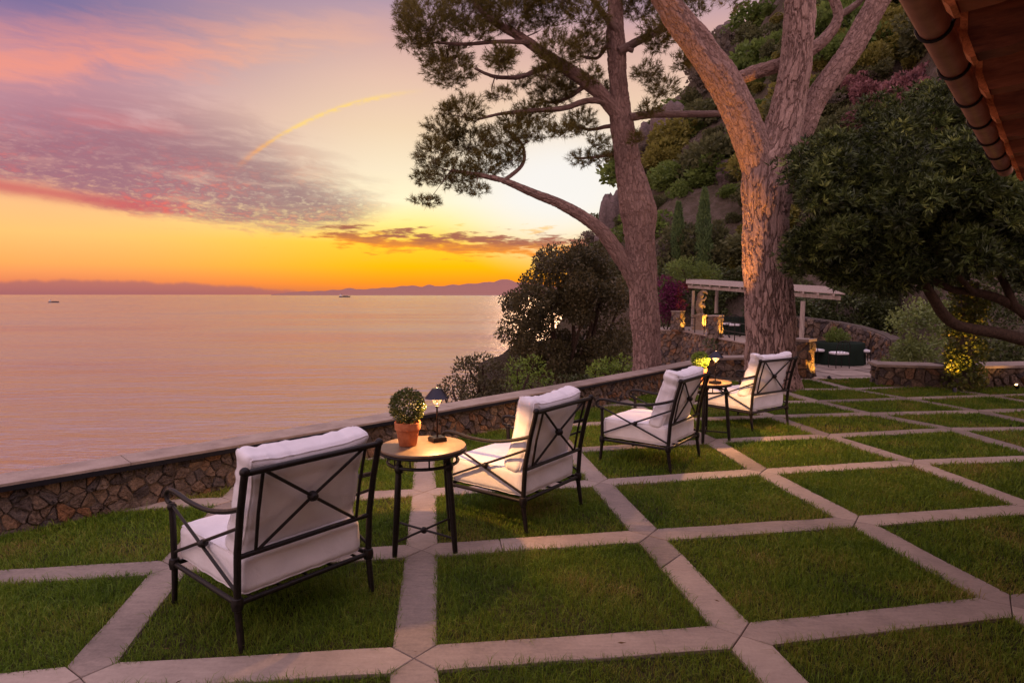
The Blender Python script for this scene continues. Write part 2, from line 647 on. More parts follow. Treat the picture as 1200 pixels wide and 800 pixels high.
        con = S(nt, sz.outputs[2]).smooth(3.6, 1.4) * 0.5 * con0 + 0.5 * con0
        f1 = e1.smooth(0.0, wv)
        f2 = e2.smooth(0.0, 0.2)
        h = f1 * 0.72 + f2 * 0.16 + n2 * 0.3
        pl = mix(nt, (n1 * 1.0 + n2 * 0.7 + cell * 0.5 - 0.65).clamp(), plate + (1,), plate2 + (1,))
        fm = (e1 + (n2 - 0.5) * 0.26).smooth(0.0, wv * 0.9) * 0.66 * con + f2 * 0.2 + n2 * 0.3 * con + con.inv() * 0.6
        setc(nt, b, mix(nt, fm, fiss + (1,), pl))
        d = nt.nodes.new('ShaderNodeDisplacement')
        d.inputs['Scale'].default_value = depth
        d.inputs['Midlevel'].default_value = 0.9
        nt.links.new(h.s, d.inputs['Height'])
        nt.links.new(d.outputs[0], nt.nodes['Material Output'].inputs['Displacement'])
        m.displacement_method = 'BOTH'
        MAT[name] = m
    bark('pine_bark', (0.26, 0.165, 0.14), (0.46, 0.315, 0.27), (0.060, 0.032, 0.028), 0.040)
    bark('limb_bark', (0.17, 0.105, 0.09), (0.28, 0.19, 0.16), (0.06, 0.035, 0.03), 0.010)
    bark('fine_bark', (0.24, 0.15, 0.13), (0.43, 0.285, 0.24), (0.085, 0.048, 0.042), 0.026, 0.72)
    m, nt, b = mat('dark_bark', (0.05, 0.032, 0.022), 0.9, 0, 0.2)
    n = nz(nt, vscale(nt, geo(nt, 'Position'), (1, 1, 0.5)), 30, 5, 0.7)
    setc(nt, b, ramp(nt, n, [(0.3, (0.022, 0.014, 0.01)), (0.7, (0.085, 0.052, 0.036))]))
    bump(nt, b, n, 0.8, 0.02)
    MAT['dark_bark'] = m
    # foliage
    leaf_mat('pine_needles', [(0.060, 0.055, 0.012), (0.11, 0.09, 0.018), (0.16, 0.125, 0.025), (0.20, 0.17, 0.036)], 0.55, 0.3, 0.45, 0.9)
    leaf_mat('pitto_leaves', [(0.022, 0.030, 0.010), (0.050, 0.068, 0.018), (0.095, 0.125, 0.030), (0.24, 0.28, 0.075)], 0.5, 0.3, 0.15, 2.2, [0, 0.35, 0.7, 1.0], tone=True)
    leaf_mat('oak_leaves', [(0.0510, 0.0442, 0.0204), (0.0935, 0.0816, 0.0340), (0.1530, 0.1122, 0.0476)], 0.5, 0.35, 0.28, 0.8)
    leaf_mat('bright_leaves', [(0.0810, 0.1296, 0.0194), (0.1620, 0.2430, 0.0324), (0.2754, 0.3564, 0.0567)], 0.5, 0.35, 0.3, 1.5)
    leaf_mat('box_leaves', [(0.035, 0.045, 0.010), (0.07, 0.085, 0.016), (0.12, 0.14, 0.03)], 0.45, 0.4, 0.2, 14)
    leaf_mat('ivy_leaves', [(0.0520, 0.0715, 0.0156), (0.1040, 0.1300, 0.0260), (0.2080, 0.1690, 0.0390)], 0.5, 0.35, 0.2, 2)
    leaf_mat('hedge_leaves', [(0.0352, 0.0448, 0.0160), (0.0672, 0.0832, 0.0256), (0.1120, 0.1360, 0.0352)], 0.5, 0.35, 0.15, 0.8)
    leaf_mat('pale_hedge_leaves', [(0.1013, 0.1350, 0.0405), (0.1800, 0.2250, 0.0630), (0.2700, 0.3375, 0.0900)], 0.5, 0.35, 0.2, 1.2)
    leaf_mat('cypress_leaves', [(0.0540, 0.0878, 0.0405), (0.1013, 0.1552, 0.0573), (0.1688, 0.2363, 0.0743)], 0.6, 0.25, 0.1, 1.0)
    leaf_mat('shrub_dark', [(0.0617, 0.0665, 0.0285), (0.1140, 0.1187, 0.0475), (0.1781, 0.1781, 0.0713)], 0.6, 0.25, 0.4, 0.35)
    leaf_mat('shrub_olive', [(0.1169, 0.1105, 0.0255), (0.2019, 0.1806, 0.0382), (0.2975, 0.2762, 0.0638)], 0.6, 0.25, 0.4, 0.35)
    leaf_mat('shrub_grey', [(0.1100, 0.0880, 0.0720), (0.1700, 0.1360, 0.1040), (0.2400, 0.1900, 0.1400)], 0.6, 0.25, 0.4, 0.35)
    leaf_mat('shrub_green', [(0.0744, 0.1105, 0.0255), (0.1381, 0.1913, 0.0425), (0.2125, 0.2869, 0.0638)], 0.6, 0.25, 0.4, 0.35)
    leaf_mat('heath_pink', [(0.1680, 0.0700, 0.0770), (0.2660, 0.1190, 0.1260), (0.3640, 0.1820, 0.1680)], 0.7, 0.2, 0.2, 0.35)
    leaf_mat('bougainvillea', [(0.0864, 0.0115, 0.0480), (0.1536, 0.0192, 0.0768), (0.0480, 0.0576, 0.0192)], 0.6, 0.2, 0.25, 1.0)
    leaf_mat('litter', [(0.05, 0.028, 0.014), (0.12, 0.07, 0.03), (0.24, 0.15, 0.06)], 0.8, 0.2, 0.1, 1.5)
    # hill
    m, nt, b = mat('hill_ground', (0.1, 0.08, 0.06), 1.0, 0, 0.1)
    P = geo(nt, 'Position')
    n1 = nz(nt, P, 0.22, 6, 0.6)
    n2 = nz(nt, P, 1.6, 6, 0.7)
    setc(nt, b, ramp(nt, n1 * 0.6 + n2 * 0.5 - 0.05, [(0.3, (0.045, 0.042, 0.02)), (0.5, (0.095, 0.072, 0.05)), (0.66, (0.17, 0.125, 0.105)), (0.8, (0.13, 0.12, 0.05))]))
    bump(nt, b, n2, 1.0, 0.5)
    MAT['hill_ground'] = m
    m, nt, b = mat('cliff_rock', (0.22, 0.17, 0.16), 0.95, 0, 0.2)
    P = geo(nt, 'Position')
    n1 = nz(nt, vscale(nt, P, (1, 1, 0.4)), 0.8, 7, 0.65)
    n2 = nz(nt, P, 4, 6, 0.7)
    setc(nt, b, ramp(nt, n1 * 0.6 + n2 * 0.45, [(0.3, (0.07, 0.055, 0.052)), (0.55, (0.21, 0.155, 0.145)), (0.75, (0.30, 0.22, 0.20))]))
    bump(nt, b, n1 + n2, 1.0, 0.4)
    MAT['cliff_rock'] = m
    m, nt, b = mat('far_mountain', (0.32, 0.17, 0.14), 1.0, 0, 0.0)  # haze of the distance put into one pale warm colour
    MAT['far_mountain'] = m
    # sea
    m, nt, b = mat('sea_water', (0.25, 0.145, 0.12), 0.2, 0.0, 0.5)
    b.inputs['IOR'].default_value = 2.3
    P = geo(nt, 'Position')
    a1 = nz(nt, vscale(nt, P, (0.6, 1.5, 1)), 0.6, 3, 0.6)
    a2 = nz(nt, vscale(nt, P, (0.5, 1.6, 1)), 0.14, 3, 0.6)
    a4 = nz(nt, vscale(nt, P, (0.4, 1.6, 1)), 0.03, 4, 0.6)
    a5 = nz(nt, vscale(nt, P, (0.35, 1.6, 1)), 0.006, 4, 0.6)
    a3 = nz(nt, vscale(nt, P, (0.35, 1.5, 1)), 0.006, 4, 0.6)
    n = nt.nodes.new('ShaderNodeBump')
    n.inputs['Strength'].default_value = 0.9
    n.inputs['Distance'].default_value = 1.0
    nt.links.new((a1 * 0.6 + a2 * 2.4 + a4 * 5.0 + a5 * 10.0).s, n.inputs['Height'])
    nt.links.new(n.outputs[0], b.inputs['Normal'])
    nt.links.new(ramp(nt, a3, [(0.35, (0.08, 0.08, 0.08)), (0.65, (0.22, 0.22, 0.22))]), b.inputs['Roughness'])
    MAT['sea_water'] = m
    # roof
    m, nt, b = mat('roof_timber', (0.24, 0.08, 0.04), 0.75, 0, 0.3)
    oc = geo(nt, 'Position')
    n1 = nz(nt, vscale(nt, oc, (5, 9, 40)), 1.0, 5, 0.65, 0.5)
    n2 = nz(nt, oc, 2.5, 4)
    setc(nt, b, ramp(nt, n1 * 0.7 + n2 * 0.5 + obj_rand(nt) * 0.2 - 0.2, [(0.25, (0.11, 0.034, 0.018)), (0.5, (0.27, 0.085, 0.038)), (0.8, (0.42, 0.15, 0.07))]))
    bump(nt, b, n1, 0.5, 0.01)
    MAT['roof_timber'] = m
    m, nt, b = mat('sunset_end_grain', (0.6, 0.19, 0.06), 0.7, 0, 0.3)  # cut rafter ends, sunset glow painted into the brighter orange
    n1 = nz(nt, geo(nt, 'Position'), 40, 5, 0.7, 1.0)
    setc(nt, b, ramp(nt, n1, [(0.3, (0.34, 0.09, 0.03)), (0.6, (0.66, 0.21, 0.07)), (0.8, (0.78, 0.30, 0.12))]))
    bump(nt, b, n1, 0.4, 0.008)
    MAT['sunset_end_grain'] = m
    m, nt, b = mat('copper_gutter', (0.40, 0.17, 0.11), 0.5, 0.35, 0.4)
    n1 = nz(nt, vscale(nt, geo(nt, 'Position'), (4, 4, 12)), 1.5, 5, 0.6)
    setc(nt, b, ramp(nt, n1, [(0.3, (0.28, 0.11, 0.075)), (0.7, (0.46, 0.22, 0.15))]))
    MAT['copper_gutter'] = m
    m, nt, b = mat('house_plaster', (0.5, 0.32, 0.22), 0.9)
    n1 = nz(nt, geo(nt, 'Position'), 3, 5)
    setc(nt, b, ramp(nt, n1, [(0.3, (0.42, 0.25, 0.16)), (0.7, (0.52, 0.34, 0.23))]))
    MAT['house_plaster'] = m
    m, nt, b = mat('weathered_wood', (0.36, 0.30, 0.27), 0.85, 0, 0.2)
    n1 = nz(nt, vscale(nt, geo(nt, 'Position'), (30, 30, 3)), 1.0, 4)
    setc(nt, b, ramp(nt, n1, [(0.3, (0.25, 0.19, 0.16)), (0.7, (0.42, 0.34, 0.29))]))
    MAT['weathered_wood'] = m
    m, nt, b = mat('green_tablecloth', (0.013, 0.021, 0.015), 0.9, 0, 0.1)
    MAT['green_tablecloth'] = m
    m, nt, b = mat('statue_stone', (0.42, 0.30, 0.2), 0.85, 0, 0.2)
    n1 = nz(nt, geo(nt, 'Position'), 12, 5)
    setc(nt, b, ramp(nt, n1, [(0.3, (0.28, 0.19, 0.12)), (0.7, (0.46, 0.34, 0.24))]))
    bump(nt, b, n1, 0.5, 0.02)
    MAT['statue_stone'] = m
    m, nt, b = mat('ship_paint', (0.05, 0.035, 0.045), 0.6)
    MAT['ship_paint'] = m
    m, nt, b = mat('ship_white', (0.5, 0.45, 0.45), 0.6)
    MAT['ship_white'] = m


make_materials()

# ---------------------------------------------------------------- sea, mountains, terrain
SEA_Z = -40.0


def arr(v):
    return np.array(v, float)


def build_sea():
    R = 90000.0
    rs = [5, 60, 200, 700, 2500, 9000, 30000, R]
    n = 48
    V, F = [], []
    for r in rs:
        for k in range(n):
            a = 2 * math.pi * k / n
            V.append((r * math.sin(a), r * math.cos(a), SEA_Z))
    for i in range(len(rs) - 1):
        for k in range(n):
            k2 = (k + 1) % n
            F.append((i * n + k, (i + 1) * n + k, (i + 1) * n + k2, i * n + k2))
    o = add_mesh('sea', np_mesh('sea', arr(V), np.array(F)), MAT['sea_water'])
    tag(o, 'calm open sea glowing pink and gold under the sunset', None, kind='structure')
    # distant coast
    D = 36000.0
    prof = [(318, 345), (338, 342.5), (360, 341), (385, 340), (405, 338.5), (430, 338), (455, 337), (475, 336), (500, 334.5), (520, 334),
            (545, 332.5), (562, 331), (578, 329.5), (592, 329), (610, 331), (640, 334), (680, 339), (720, 345)]
    xs = np.arange(318, 721, 3.0)
    ys = np.interp(xs, [p[0] for p in prof], [p[1] for p in prof])
    V, F = [], []
    rows = 7
    for r in range(rows):
        t = r / (rows - 1)
        sh = math.sin(math.pi * t) ** 0.8
        d = D - 4000 + 8000 * t
        for x, y in zip(xs, ys):
            top = W(x, y, D).z - SEA_Z
            p = W(x, 345, d)
            k = sh * top * (1 + 0.22 * noise.noise(Vector((x * 0.09, t * 3, 0)))) if 0 < r < rows - 1 else 0
            V.append((p.x, p.y, SEA_Z - 5 + max(k, 0)))
    m = len(xs)
    for r in range(rows - 1):
        for k in range(m - 1):
            F.append((r * m + k, r * m + k + 1, (r + 1) * m + k + 1, (r + 1) * m + k))
    o = add_mesh('mountains', np_mesh('mountains', arr(V), np.array(F), True), MAT['far_mountain'])
    tag(o, 'low purple mountains along the far coast on the horizon', None, kind='structure')


def ship(px, py, length, label):
    p = G(px, py, SEA_Z)
    t = thing('cargo_ship', label, 'ship', p, 'ships far out on the sea')
    L = length
    hull = MB()
    prof = [(-0.5, 0.0), (-0.5, 0.09), (0.36, 0.085), (0.5, 0.12), (0.46, 0.0)]
    w = 0.07
    n = len(prof)
    vs = [(p.x + a * L, p.y - w * L, SEA_Z + h * L) for a, h in prof] + [(p.x + a * L, p.y + w * L, SEA_Z + h * L) for a, h in prof]
    hull.add(vs, [tuple(range(n)), tuple(reversed(range(n, 2 * n)))] + [(k, n + k, n + (k + 1) % n, (k + 1) % n) for k in range(n)])
    hull.build('hull', MAT['ship_paint'], t)
    MB().box((p.x - 0.36 * L, p.y, SEA_Z + 0.16 * L), (0.16 * L, 0.11 * L, 0.13 * L)).box((p.x - 0.37 * L, p.y, SEA_Z + 0.245 * L), (0.1 * L, 0.09 * L, 0.04 * L)).build('bridge', MAT['ship_white'], t)
    MB().box((p.x + 0.08 * L, p.y, SEA_Z + 0.115 * L), (0.5 * L, 0.1 * L, 0.05 * L)).build('deck_cargo', MAT['ship_paint'], t)
    MB().tube([(p.x - 0.3 * L, p.y, SEA_Z + 0.2 * L), (p.x - 0.3 * L, p.y, SEA_Z + 0.36 * L)], 0.008 * L, 6).build('mast', MAT['ship_paint'], t)


build_sea()
ship(63, 354.5, 52, 'small dark cargo ship at the far left, alone on the open sea')
ship(404, 348.3, 165, 'long low cargo ship below the faint mountains near the middle of the horizon')

# wall line: bottom edge of the coping on the lawn side
CAPB = 0.31
_wp = [G(x, y, CAPB) for x, y in [(0, 573), (146, 549), (463.5, 494), (601, 469.5), (720, 447), (810, 429)]]
_ch = (_wp[-1] - _wp[0]).xy
_L = _ch.length
_u = Vector((_ch.x / _L, _ch.y / _L))
_n = Vector((-_u.y, _u.x))            # towards the sea
_s = [(p.xy - _wp[0].xy).dot(_u) for p in _wp]
_o = [(p.xy - _wp[0].xy).dot(_n) for p in _wp]
_wc = np.polyfit(_s, _o, 2)
S0, S1 = -2.2, _L + 0.75


def wall_pt(s, off=0.0):
    o = float(np.polyval(_wc, max(s, -0.5)))
    g = float(np.polyval(np.polyder(_wc), max(s, -0.5)))
    nn = (_n - _u * g).normalized()
    return Vector((_wp[0].x, _wp[0].y)) + _u * s + _n * o + nn * off


def wall_sd(x, y):
    """signed distance seaward of the lawn face of the sea wall (arrays ok)"""
    s = (x - _wp[0].x) * _u.x + (y - _wp[0].y) * _u.y
    o = (x - _wp[0].x) * _n.x + (y - _wp[0].y) * _n.y
    return o - np.polyval(_wc, np.maximum(s, -0.5)), s


CORNER = wall_pt(S1)
PILLAR = G(946, 443.5)
PILLAR_W = 0.72

# paving grid
NODES = {(1, 0): (95, 795), (2, 0): (485, 772), (3, 0): (868, 745), (4, 0): (1185, 710), (1, 1): (203, 664), (2, 1): (494, 645), (3, 1): (760, 628), (4, 1): (1003, 611),
         (2, 2): (497, 577), (3, 2): (703, 566), (4, 2): (893, 553), (5, 2): (1070, 542), (4, 3): (835, 517), (5, 3): (970, 511), (6, 3): (1115, 503), (3, 3): (668, 528),
         (5, 4): (905, 488), (6, 4): (1020, 485), (7, 4): (1147, 482), (6, 5): (957, 470.5), (7, 5): (1063, 467), (7, 6): (997, 456)}
NW = {k: arr(G(*v).xy) for k, v in NODES.items()}
_A = np.array([[1, i, j] for i, j in NW])
_B = np.array(list(NW.values()))
_wt = 1 / _B[:, 1]
_fit = np.linalg.lstsq(_A * _wt[:, None], _B * _wt[:, None], rcond=None)[0]


def node(i, j):
    base = np.array([1, i, j]) @ _fit
    if (i, j) in NW:
        return NW[(i, j)]
    wsum, r = 0, np.zeros(2)
    for (a, b), p in NW.items():
        w = 1.0 / ((a - i) ** 2 + (b - j) ** 2) ** 2
        r += w * (p - np.array([1, a, b]) @ _fit)
        wsum += w
    return base + r / wsum * 0.7


IR, JR = range(-2, 12), range(-2, 8)
ND = {(i, j): node(i, j) for i in IR for j in JR}
HS = 0.102


def in_lawn(p, marg=0.0):
    sd, _ = wall_sd(p[0], p[1])
    return sd < -marg


def quad_ok(i, j):
    return all((a, b) in ND for a, b in ((i, j), (i + 1, j), (i, j + 1), (i + 1, j + 1)))


def visible(p, m=1.2):
    """roughly inside the picture, with a margin for a step to the side"""
    return p[1] > 1.2 and abs(p[0]) < 0.82 * p[1] * 1.12 + m


def build_ground():
    # lawn earth: polygon along the sea wall and far edge
    poly = [wall_pt(s, 0.2) for s in np.linspace(S0 - 1, S1, 20)]
    e0, e1 = ND[(6, 7)], ND[(11, 7)]
    poly += [Vector((PILLAR.x - 0.1, PILLAR.y + 0.15)), Vector(e1), Vector((14, -6)), Vector((-9, -6))]
    V = [(p.x, p.y, -0.012) for p in poly]
    me = bpy.data.meshes.new('lawn_ground')
    me.from_pydata(V + [(p.x, p.y, -1.2) for p in poly], [], [tuple(reversed(range(len(poly))))] +
                   [(k, (k + 1) % len(poly), len(poly) + (k + 1) % len(poly), len(poly) + k) for k in range(len(poly))])
    o = add_mesh('lawn_ground', me, MAT['soil'])
    tag(o, 'dark soil under the turf squares of the terrace', None, kind='structure')

    # strips of paving slabs, mitred at each crossing
    bed = MB()
    slabs = []

    def strip(a, b):
        if a not in ND or b not in ND:
            return None
        return ND[b] - ND[a]

    def corner(nd, d1, d2):
        """meeting of the edges of two neighbouring strips (d2 counter-clockwise of d1)"""
        t1 = d1 / np.linalg.norm(d1)
        t2 = d2 / np.linalg.norm(d2)
        l1 = np.array([-t1[1], t1[0]]) * HS
        r2 = np.array([t2[1], -t2[0]]) * HS
        M_ = np.array([t1, -t2]).T
        q = np.linalg.solve(M_, r2 - l1)
        return nd + l1 + t1 * q[0]
    dirs = [(1, 0), (0, 1), (-1, 0), (0, -1)]
    fa, fb = _fit[1], _fit[2]
    dd = {(1, 0): fa, (0, 1): fb, (-1, 0): -fa, (0, -1): -fb}

    def dvec(n_, d):
        v = strip(n_, (n_[0] + d[0], n_[1] + d[1]))
        return dd[d] if v is None else v
    for (i, j) in ND:
        for d in ((1, 0), (0, 1)):
            k = (i + d[0], j + d[1])
            if k not in ND:
                continue
            p0, p1 = ND[(i, j)], ND[k]
            if not (visible(p0) or visible(p1)):
                continue
            if j >= 7 and d == (1, 0) and i < 5:
                continue
            q = dirs.index(d)
            nl, nr = dirs[(q + 1) % 4], dirs[(q - 1) % 4]
            opp = dirs[(q + 2) % 4]
            L0 = corner(p0, dvec((i, j), d), dvec((i, j), nl))
            R0 = corner(p0, dvec((i, j), nr), dvec((i, j), d))
            L1 = corner(p1, dvec(k, nl), dvec(k, opp))
            R1 = corner(p1, dvec(k, opp), dvec(k, nr))
            poly = [p0, R0, R1, p1, L1, L0]
            # cut at the sea wall
            out = []
            m = len(poly)
            sds = [float(wall_sd(p[0], p[1])[0]) + 0.02 for p in poly]
            for a in range(m):
                b = (a + 1) % m
                if sds[a] < 0:
                    out.append(poly[a])
                if (sds[a] < 0) != (sds[b] < 0):
                    t = sds[a] / (sds[a] - sds[b])
                    out.append(poly[a] + (poly[b] - poly[a]) * t)
            if len(out) < 3:
                continue
            slabs.append((out, np.linalg.norm(p1 - p0), p0, p1))
    pave = add_mesh('paving', None or bpy.data.meshes.new('paving'), None)
    bm_ = MB()
    for out, *_ in slabs:
        bm_.prism([tuple(p) for p in out], -0.03, -0.008)
    pave.data = bm_.mesh('paving')
    pave.data.materials.append(MAT['mortar'])
    tag(pave, 'grid of pale stone strips dividing the lawn into squares', None, kind='structure')

    def clip(poly, c, n_):
        res = []
        m = len(poly)
        for a in range(m):
            b = (a + 1) % m
            da, db = (poly[a] - c) @ n_, (poly[b] - c) @ n_
            if da <= 0:
                res.append(poly[a])
            if (da <= 0) != (db <= 0):
                res.append(poly[a] + (poly[b] - poly[a]) * (da / (da - db)))
        return res
    rr = random.Random(3)
    for out, ln, p0, p1 in slabs:
        pieces = [out]
        if rr.random() < 0.35:
            t = (p1 - p0) / ln
            c = p0 + (p1 - p0) * rr.uniform(0.3, 0.7)
            a = rr.uniform(-0.8, 0.8)
            n_ = np.array([t[0] * math.cos(a) - t[1] * math.sin(a), t[0] * math.sin(a) + t[1] * math.cos(a)])
            pieces = [clip(out, c, n_), clip(out, c, -n_)]
        for pc in pieces:
            if len(pc) < 3:
                continue
            fine_ = []
            for a in range(len(pc)):
                e0, e1 = np.array(pc[a]), np.array(pc[(a + 1) % len(pc)])
                ln_ = np.linalg.norm(e1 - e0)
                k_ = max(1, int(ln_ / 0.16))
                nrm_ = np.array([-(e1 - e0)[1], (e1 - e0)[0]]) / (ln_ + 1e-9)
                for q_ in range(k_):
                    fine_.append(e0 + (e1 - e0) * q_ / k_ + (nrm_ * rr.uniform(-0.001, 0.0045) if q_ else 0))
            pc = np.array(fine_)
            c = pc.mean(0)
            # shrink edge by edge for a narrow joint
            sh = []
            g = 0.0028
            m = len(pc)
            for a in range(m):
                e0 = pc[a] - pc[a - 1]
                e1 = pc[(a + 1) % m] - pc[a]
                n0 = np.array([-e0[1], e0[0]]) / (np.linalg.norm(e0) + 1e-9)
                n1 = np.array([-e1[1], e1[0]]) / (np.linalg.norm(e1) + 1e-9)
                b_ = n0 + n1
                b_ /= (np.linalg.norm(b_) + 1e-9)
                sh.append(pc[a] + b_ * g)
            z = 0.004 + rr.uniform(-0.0015, 0.0025)
            bev = [p + (c - p) / (np.linalg.norm(c - p) + 1e-9) * 0.004 for p in sh]
            b = MB()
            m = len(sh)
            tz = [rr.uniform(-0.0012, 0.0012) for _ in range(m)]
            vs = [(p[0], p[1], -0.028) for p in sh] + [(p[0], p[1], z - 0.004 + q) for p, q in zip(sh, tz)] + [(p[0], p[1], z + q) for p, q in zip(bev, tz)]
            fs = [tuple(range(2 * m, 3 * m))]
            for a in range(m):
                a2 = (a + 1) % m
                fs += [(a, a2, m + a2, m + a), (m + a, m + a2, 2 * m + a2, 2 * m + a)]
            b.add(vs, fs)
            b.build('paving_slab', MAT['paving_stone'], pave)

    # grass blades in every square
    R = np.random.default_rng(5)
    P = []
    for i in range(-2, 11):
        for j in range(-2, 7):
            if not quad_ok(i, j):
                continue
            c = [ND[(i, j)], ND[(i + 1, j)], ND[(i + 1, j + 1)], ND[(i, j + 1)]]
            mid_ = sum(c) / 4
            if not visible(mid_, 1.5):
                continue
            dmin = min(p[1] for p in c)
            dist = max(np.hypot(*mid_), 1.5)
            dens = 15000 if dist < 4 else (11000 if dist < 6 else (6500 if dist < 8.5 else 3400))
            la = np.linalg.norm(c[1] - c[0])
            lb = np.linalg.norm(c[3] - c[0])
            N = int(dens * la * lb)
            f0, f1 = (HS - 0.018) / la, (HS - 0.018) / lb
            u = R.uniform(f0, 1 - f0, N)[:, None]
            v = R.uniform(f1, 1 - f1, N)[:, None]
            p = (c[0] * (1 - u) + c[1] * u) * (1 - v) + (c[3] * (1 - u) + c[2] * u) * v
            if j <= -1:
                pass
            P.append(p)
    P = np.concatenate(P)
    sd, s = wall_sd(P[:, 0], P[:, 1])
    keep = sd < -0.01
    # bare feet of the big pine
    keep &= np.hypot(P[:, 0] - BIG.x, P[:, 1] - BIG.y) > 0.40
    # inside the picture
    keep &= (P[:, 1] > 1.7) & (np.abs(P[:, 0]) < 0.82 * P[:, 1] + 1.0)
    # thin, patchy places
    pn = np.sin(P[:, 0] * 3.1 + 1.3 * np.sin(P[:, 1] * 2.3)) * np.sin(P[:, 1] * 3.7 + 1.1 * np.sin(P[:, 0] * 2.9)) + 0.5 * np.sin(P[:, 0] * 9.7 + P[:, 1] * 7.1)
    keep &= R.uniform(0, 1, len(P)) < np.clip(0.9 + 0.25 * pn, 0.55, 1)
    P, pn = P[keep], pn[keep]
    N = len(P)
    dist = np.hypot(P[:, 0], P[:, 1])
    w = 0.0013 * np.clip(dist / 3.2, 1, 4.0) * R.uniform(0.7, 1.3, N)
    clump = np.sin(P[:, 0] * 23 + 3 * np.sin(P[:, 1] * 17)) * np.sin(P[:, 1] * 29 + 2 * np.sin(P[:, 0] * 19))
    h = R.gamma(3.6, 0.0066, N) * (1 + 0.3 * clump + 0.12 * pn) + 0.008
    h = np.clip(h, 0.010, 0.080)
    th = R.uniform(0, 2 * np.pi, N)
    lean = np.abs(R.normal(0, 0.8, N)) + 0.1
    ld = R.uniform(0, 2 * np.pi, N) * 0.85 + clump * 2.2 + 1.2
    sx, sy = np.cos(th) * w, np.sin(th) * w
    lx, ly = np.cos(ld) * lean * h, np.sin(ld) * lean * h
    V = np.zeros((N, 5, 3))
    z0 = -0.012
    V[:, 0] = np.stack([P[:, 0] - sx, P[:, 1] - sy, np.full(N, z0)], 1)
    V[:, 1] = np.stack([P[:, 0] + sx, P[:, 1] + sy, np.full(N, z0)], 1)
    V[:, 2] = np.stack([P[:, 0] + sx * 0.8 + lx * 0.35, P[:, 1] + sy * 0.8 + ly * 0.35, z0 + h * 0.62], 1)
    V[:, 3] = np.stack([P[:, 0] - sx * 0.8 + lx * 0.35, P[:, 1] - sy * 0.8 + ly * 0.35, z0 + h * 0.62], 1)
    V[:, 4] = np.stack([P[:, 0] + lx, P[:, 1] + ly, z0 + h * np.clip(1.05 - 0.3 * lean, 0.55, 1)], 1)
    base = np.arange(N)[:, None] * 5
    F4 = base + np.array([[0, 1, 2, 3]])
    F3 = base + np.array([[3, 2, 4]])
    o = add_mesh('grass', np_mesh('grass', V.reshape(-1, 3), [F4, F3]), MAT['grass'])
    tag(o, 'short rough green turf filling the squares between the stone strips', 'grass', kind='stuff')
    print('grass blades', N)


def litter():
    R = np.random.default_rng(12)
    N = 420
    P = np.stack([R.uniform(-4, 9, N), R.uniform(2.2, 11, N) , np.zeros(N)], 1)
    sd, _ = wall_sd(P[:, 0], P[:, 1])
    P = P[(sd < -0.1) & (np.abs(P[:, 0]) < 0.8 * P[:, 1] + 0.5)]
    N = len(P)
    D = R.normal(size=(N, 3)) * np.array([1, 1, 0.12])
    P[:, 2] = R.uniform(0.009, 0.022, N)
    V, F = leaf_quads(P, D, R.uniform(0.015, 0.05, N), R.uniform(0.002, 0.008, N), R, 0.1)
    V[:, 2] = np.clip(V[:, 2], 0.0085, 0.03)
    o = add_mesh('fallen_leaves', np_mesh('fallen_leaves', V, F), MAT['litter'])
    tag(o, 'scattered dry leaves and pine needles lying on the turf and paving', 'leaf litter', kind='stuff')


BIG = G(903, 457)
build_ground()


# ---------------------------------------------------------------- stonework
def vor_cells(L, H, sz, seed, asp=1.45):
    """irregular stone outlines filling a rectangle L x H"""
    r = random.Random(seed)
    sx, sy = sz * asp, sz
    nx, ny = max(1, round(L / sx)), max(1, round(H / sy))
    dx, dy = L / nx, H / ny
    pts = []
    for j in range(ny):
        for i in range(nx):
            pts.append(((i + 0.5 + (0.25 if j % 2 else -0.25) + r.uniform(-0.46, 0.46)) * dx, (j + 0.5 + r.uniform(-0.46, 0.46)) * dy))
    pts = [p for p in pts if r.random() > 0.22]
    cells = []
    for a, (px, py) in enumerate(pts):
        poly = [(0, 0), (L, 0), (L, H), (0, H)]
        for b, (qx, qy) in enumerate(pts):
            if a == b or abs(qx - px) > 4 * dx or abs(qy - py) > 4 * dy:
                continue
            mx_, my_ = (px + qx) / 2, (py + qy) / 2
            nx_, ny_ = qx - px, qy - py
            res = []
            m = len(poly)
            for k in range(m):
                A, B = poly[k], poly[(k + 1) % m]
                da = (A[0] - mx_) * nx_ + (A[1] - my_) * ny_
                db = (B[0] - mx_) * nx_ + (B[1] - my_) * ny_
                if da <= 0:
                    res.append(A)
                if (da <= 0) != (db <= 0):
                    t = da / (da - db)
                    res.append((A[0] + (B[0] - A[0]) * t, A[1] + (B[1] - A[1]) * t))
            poly = res
            if len(poly) < 3:
                break
        if len(poly) >= 3:
            cells.append(poly)
    return cells


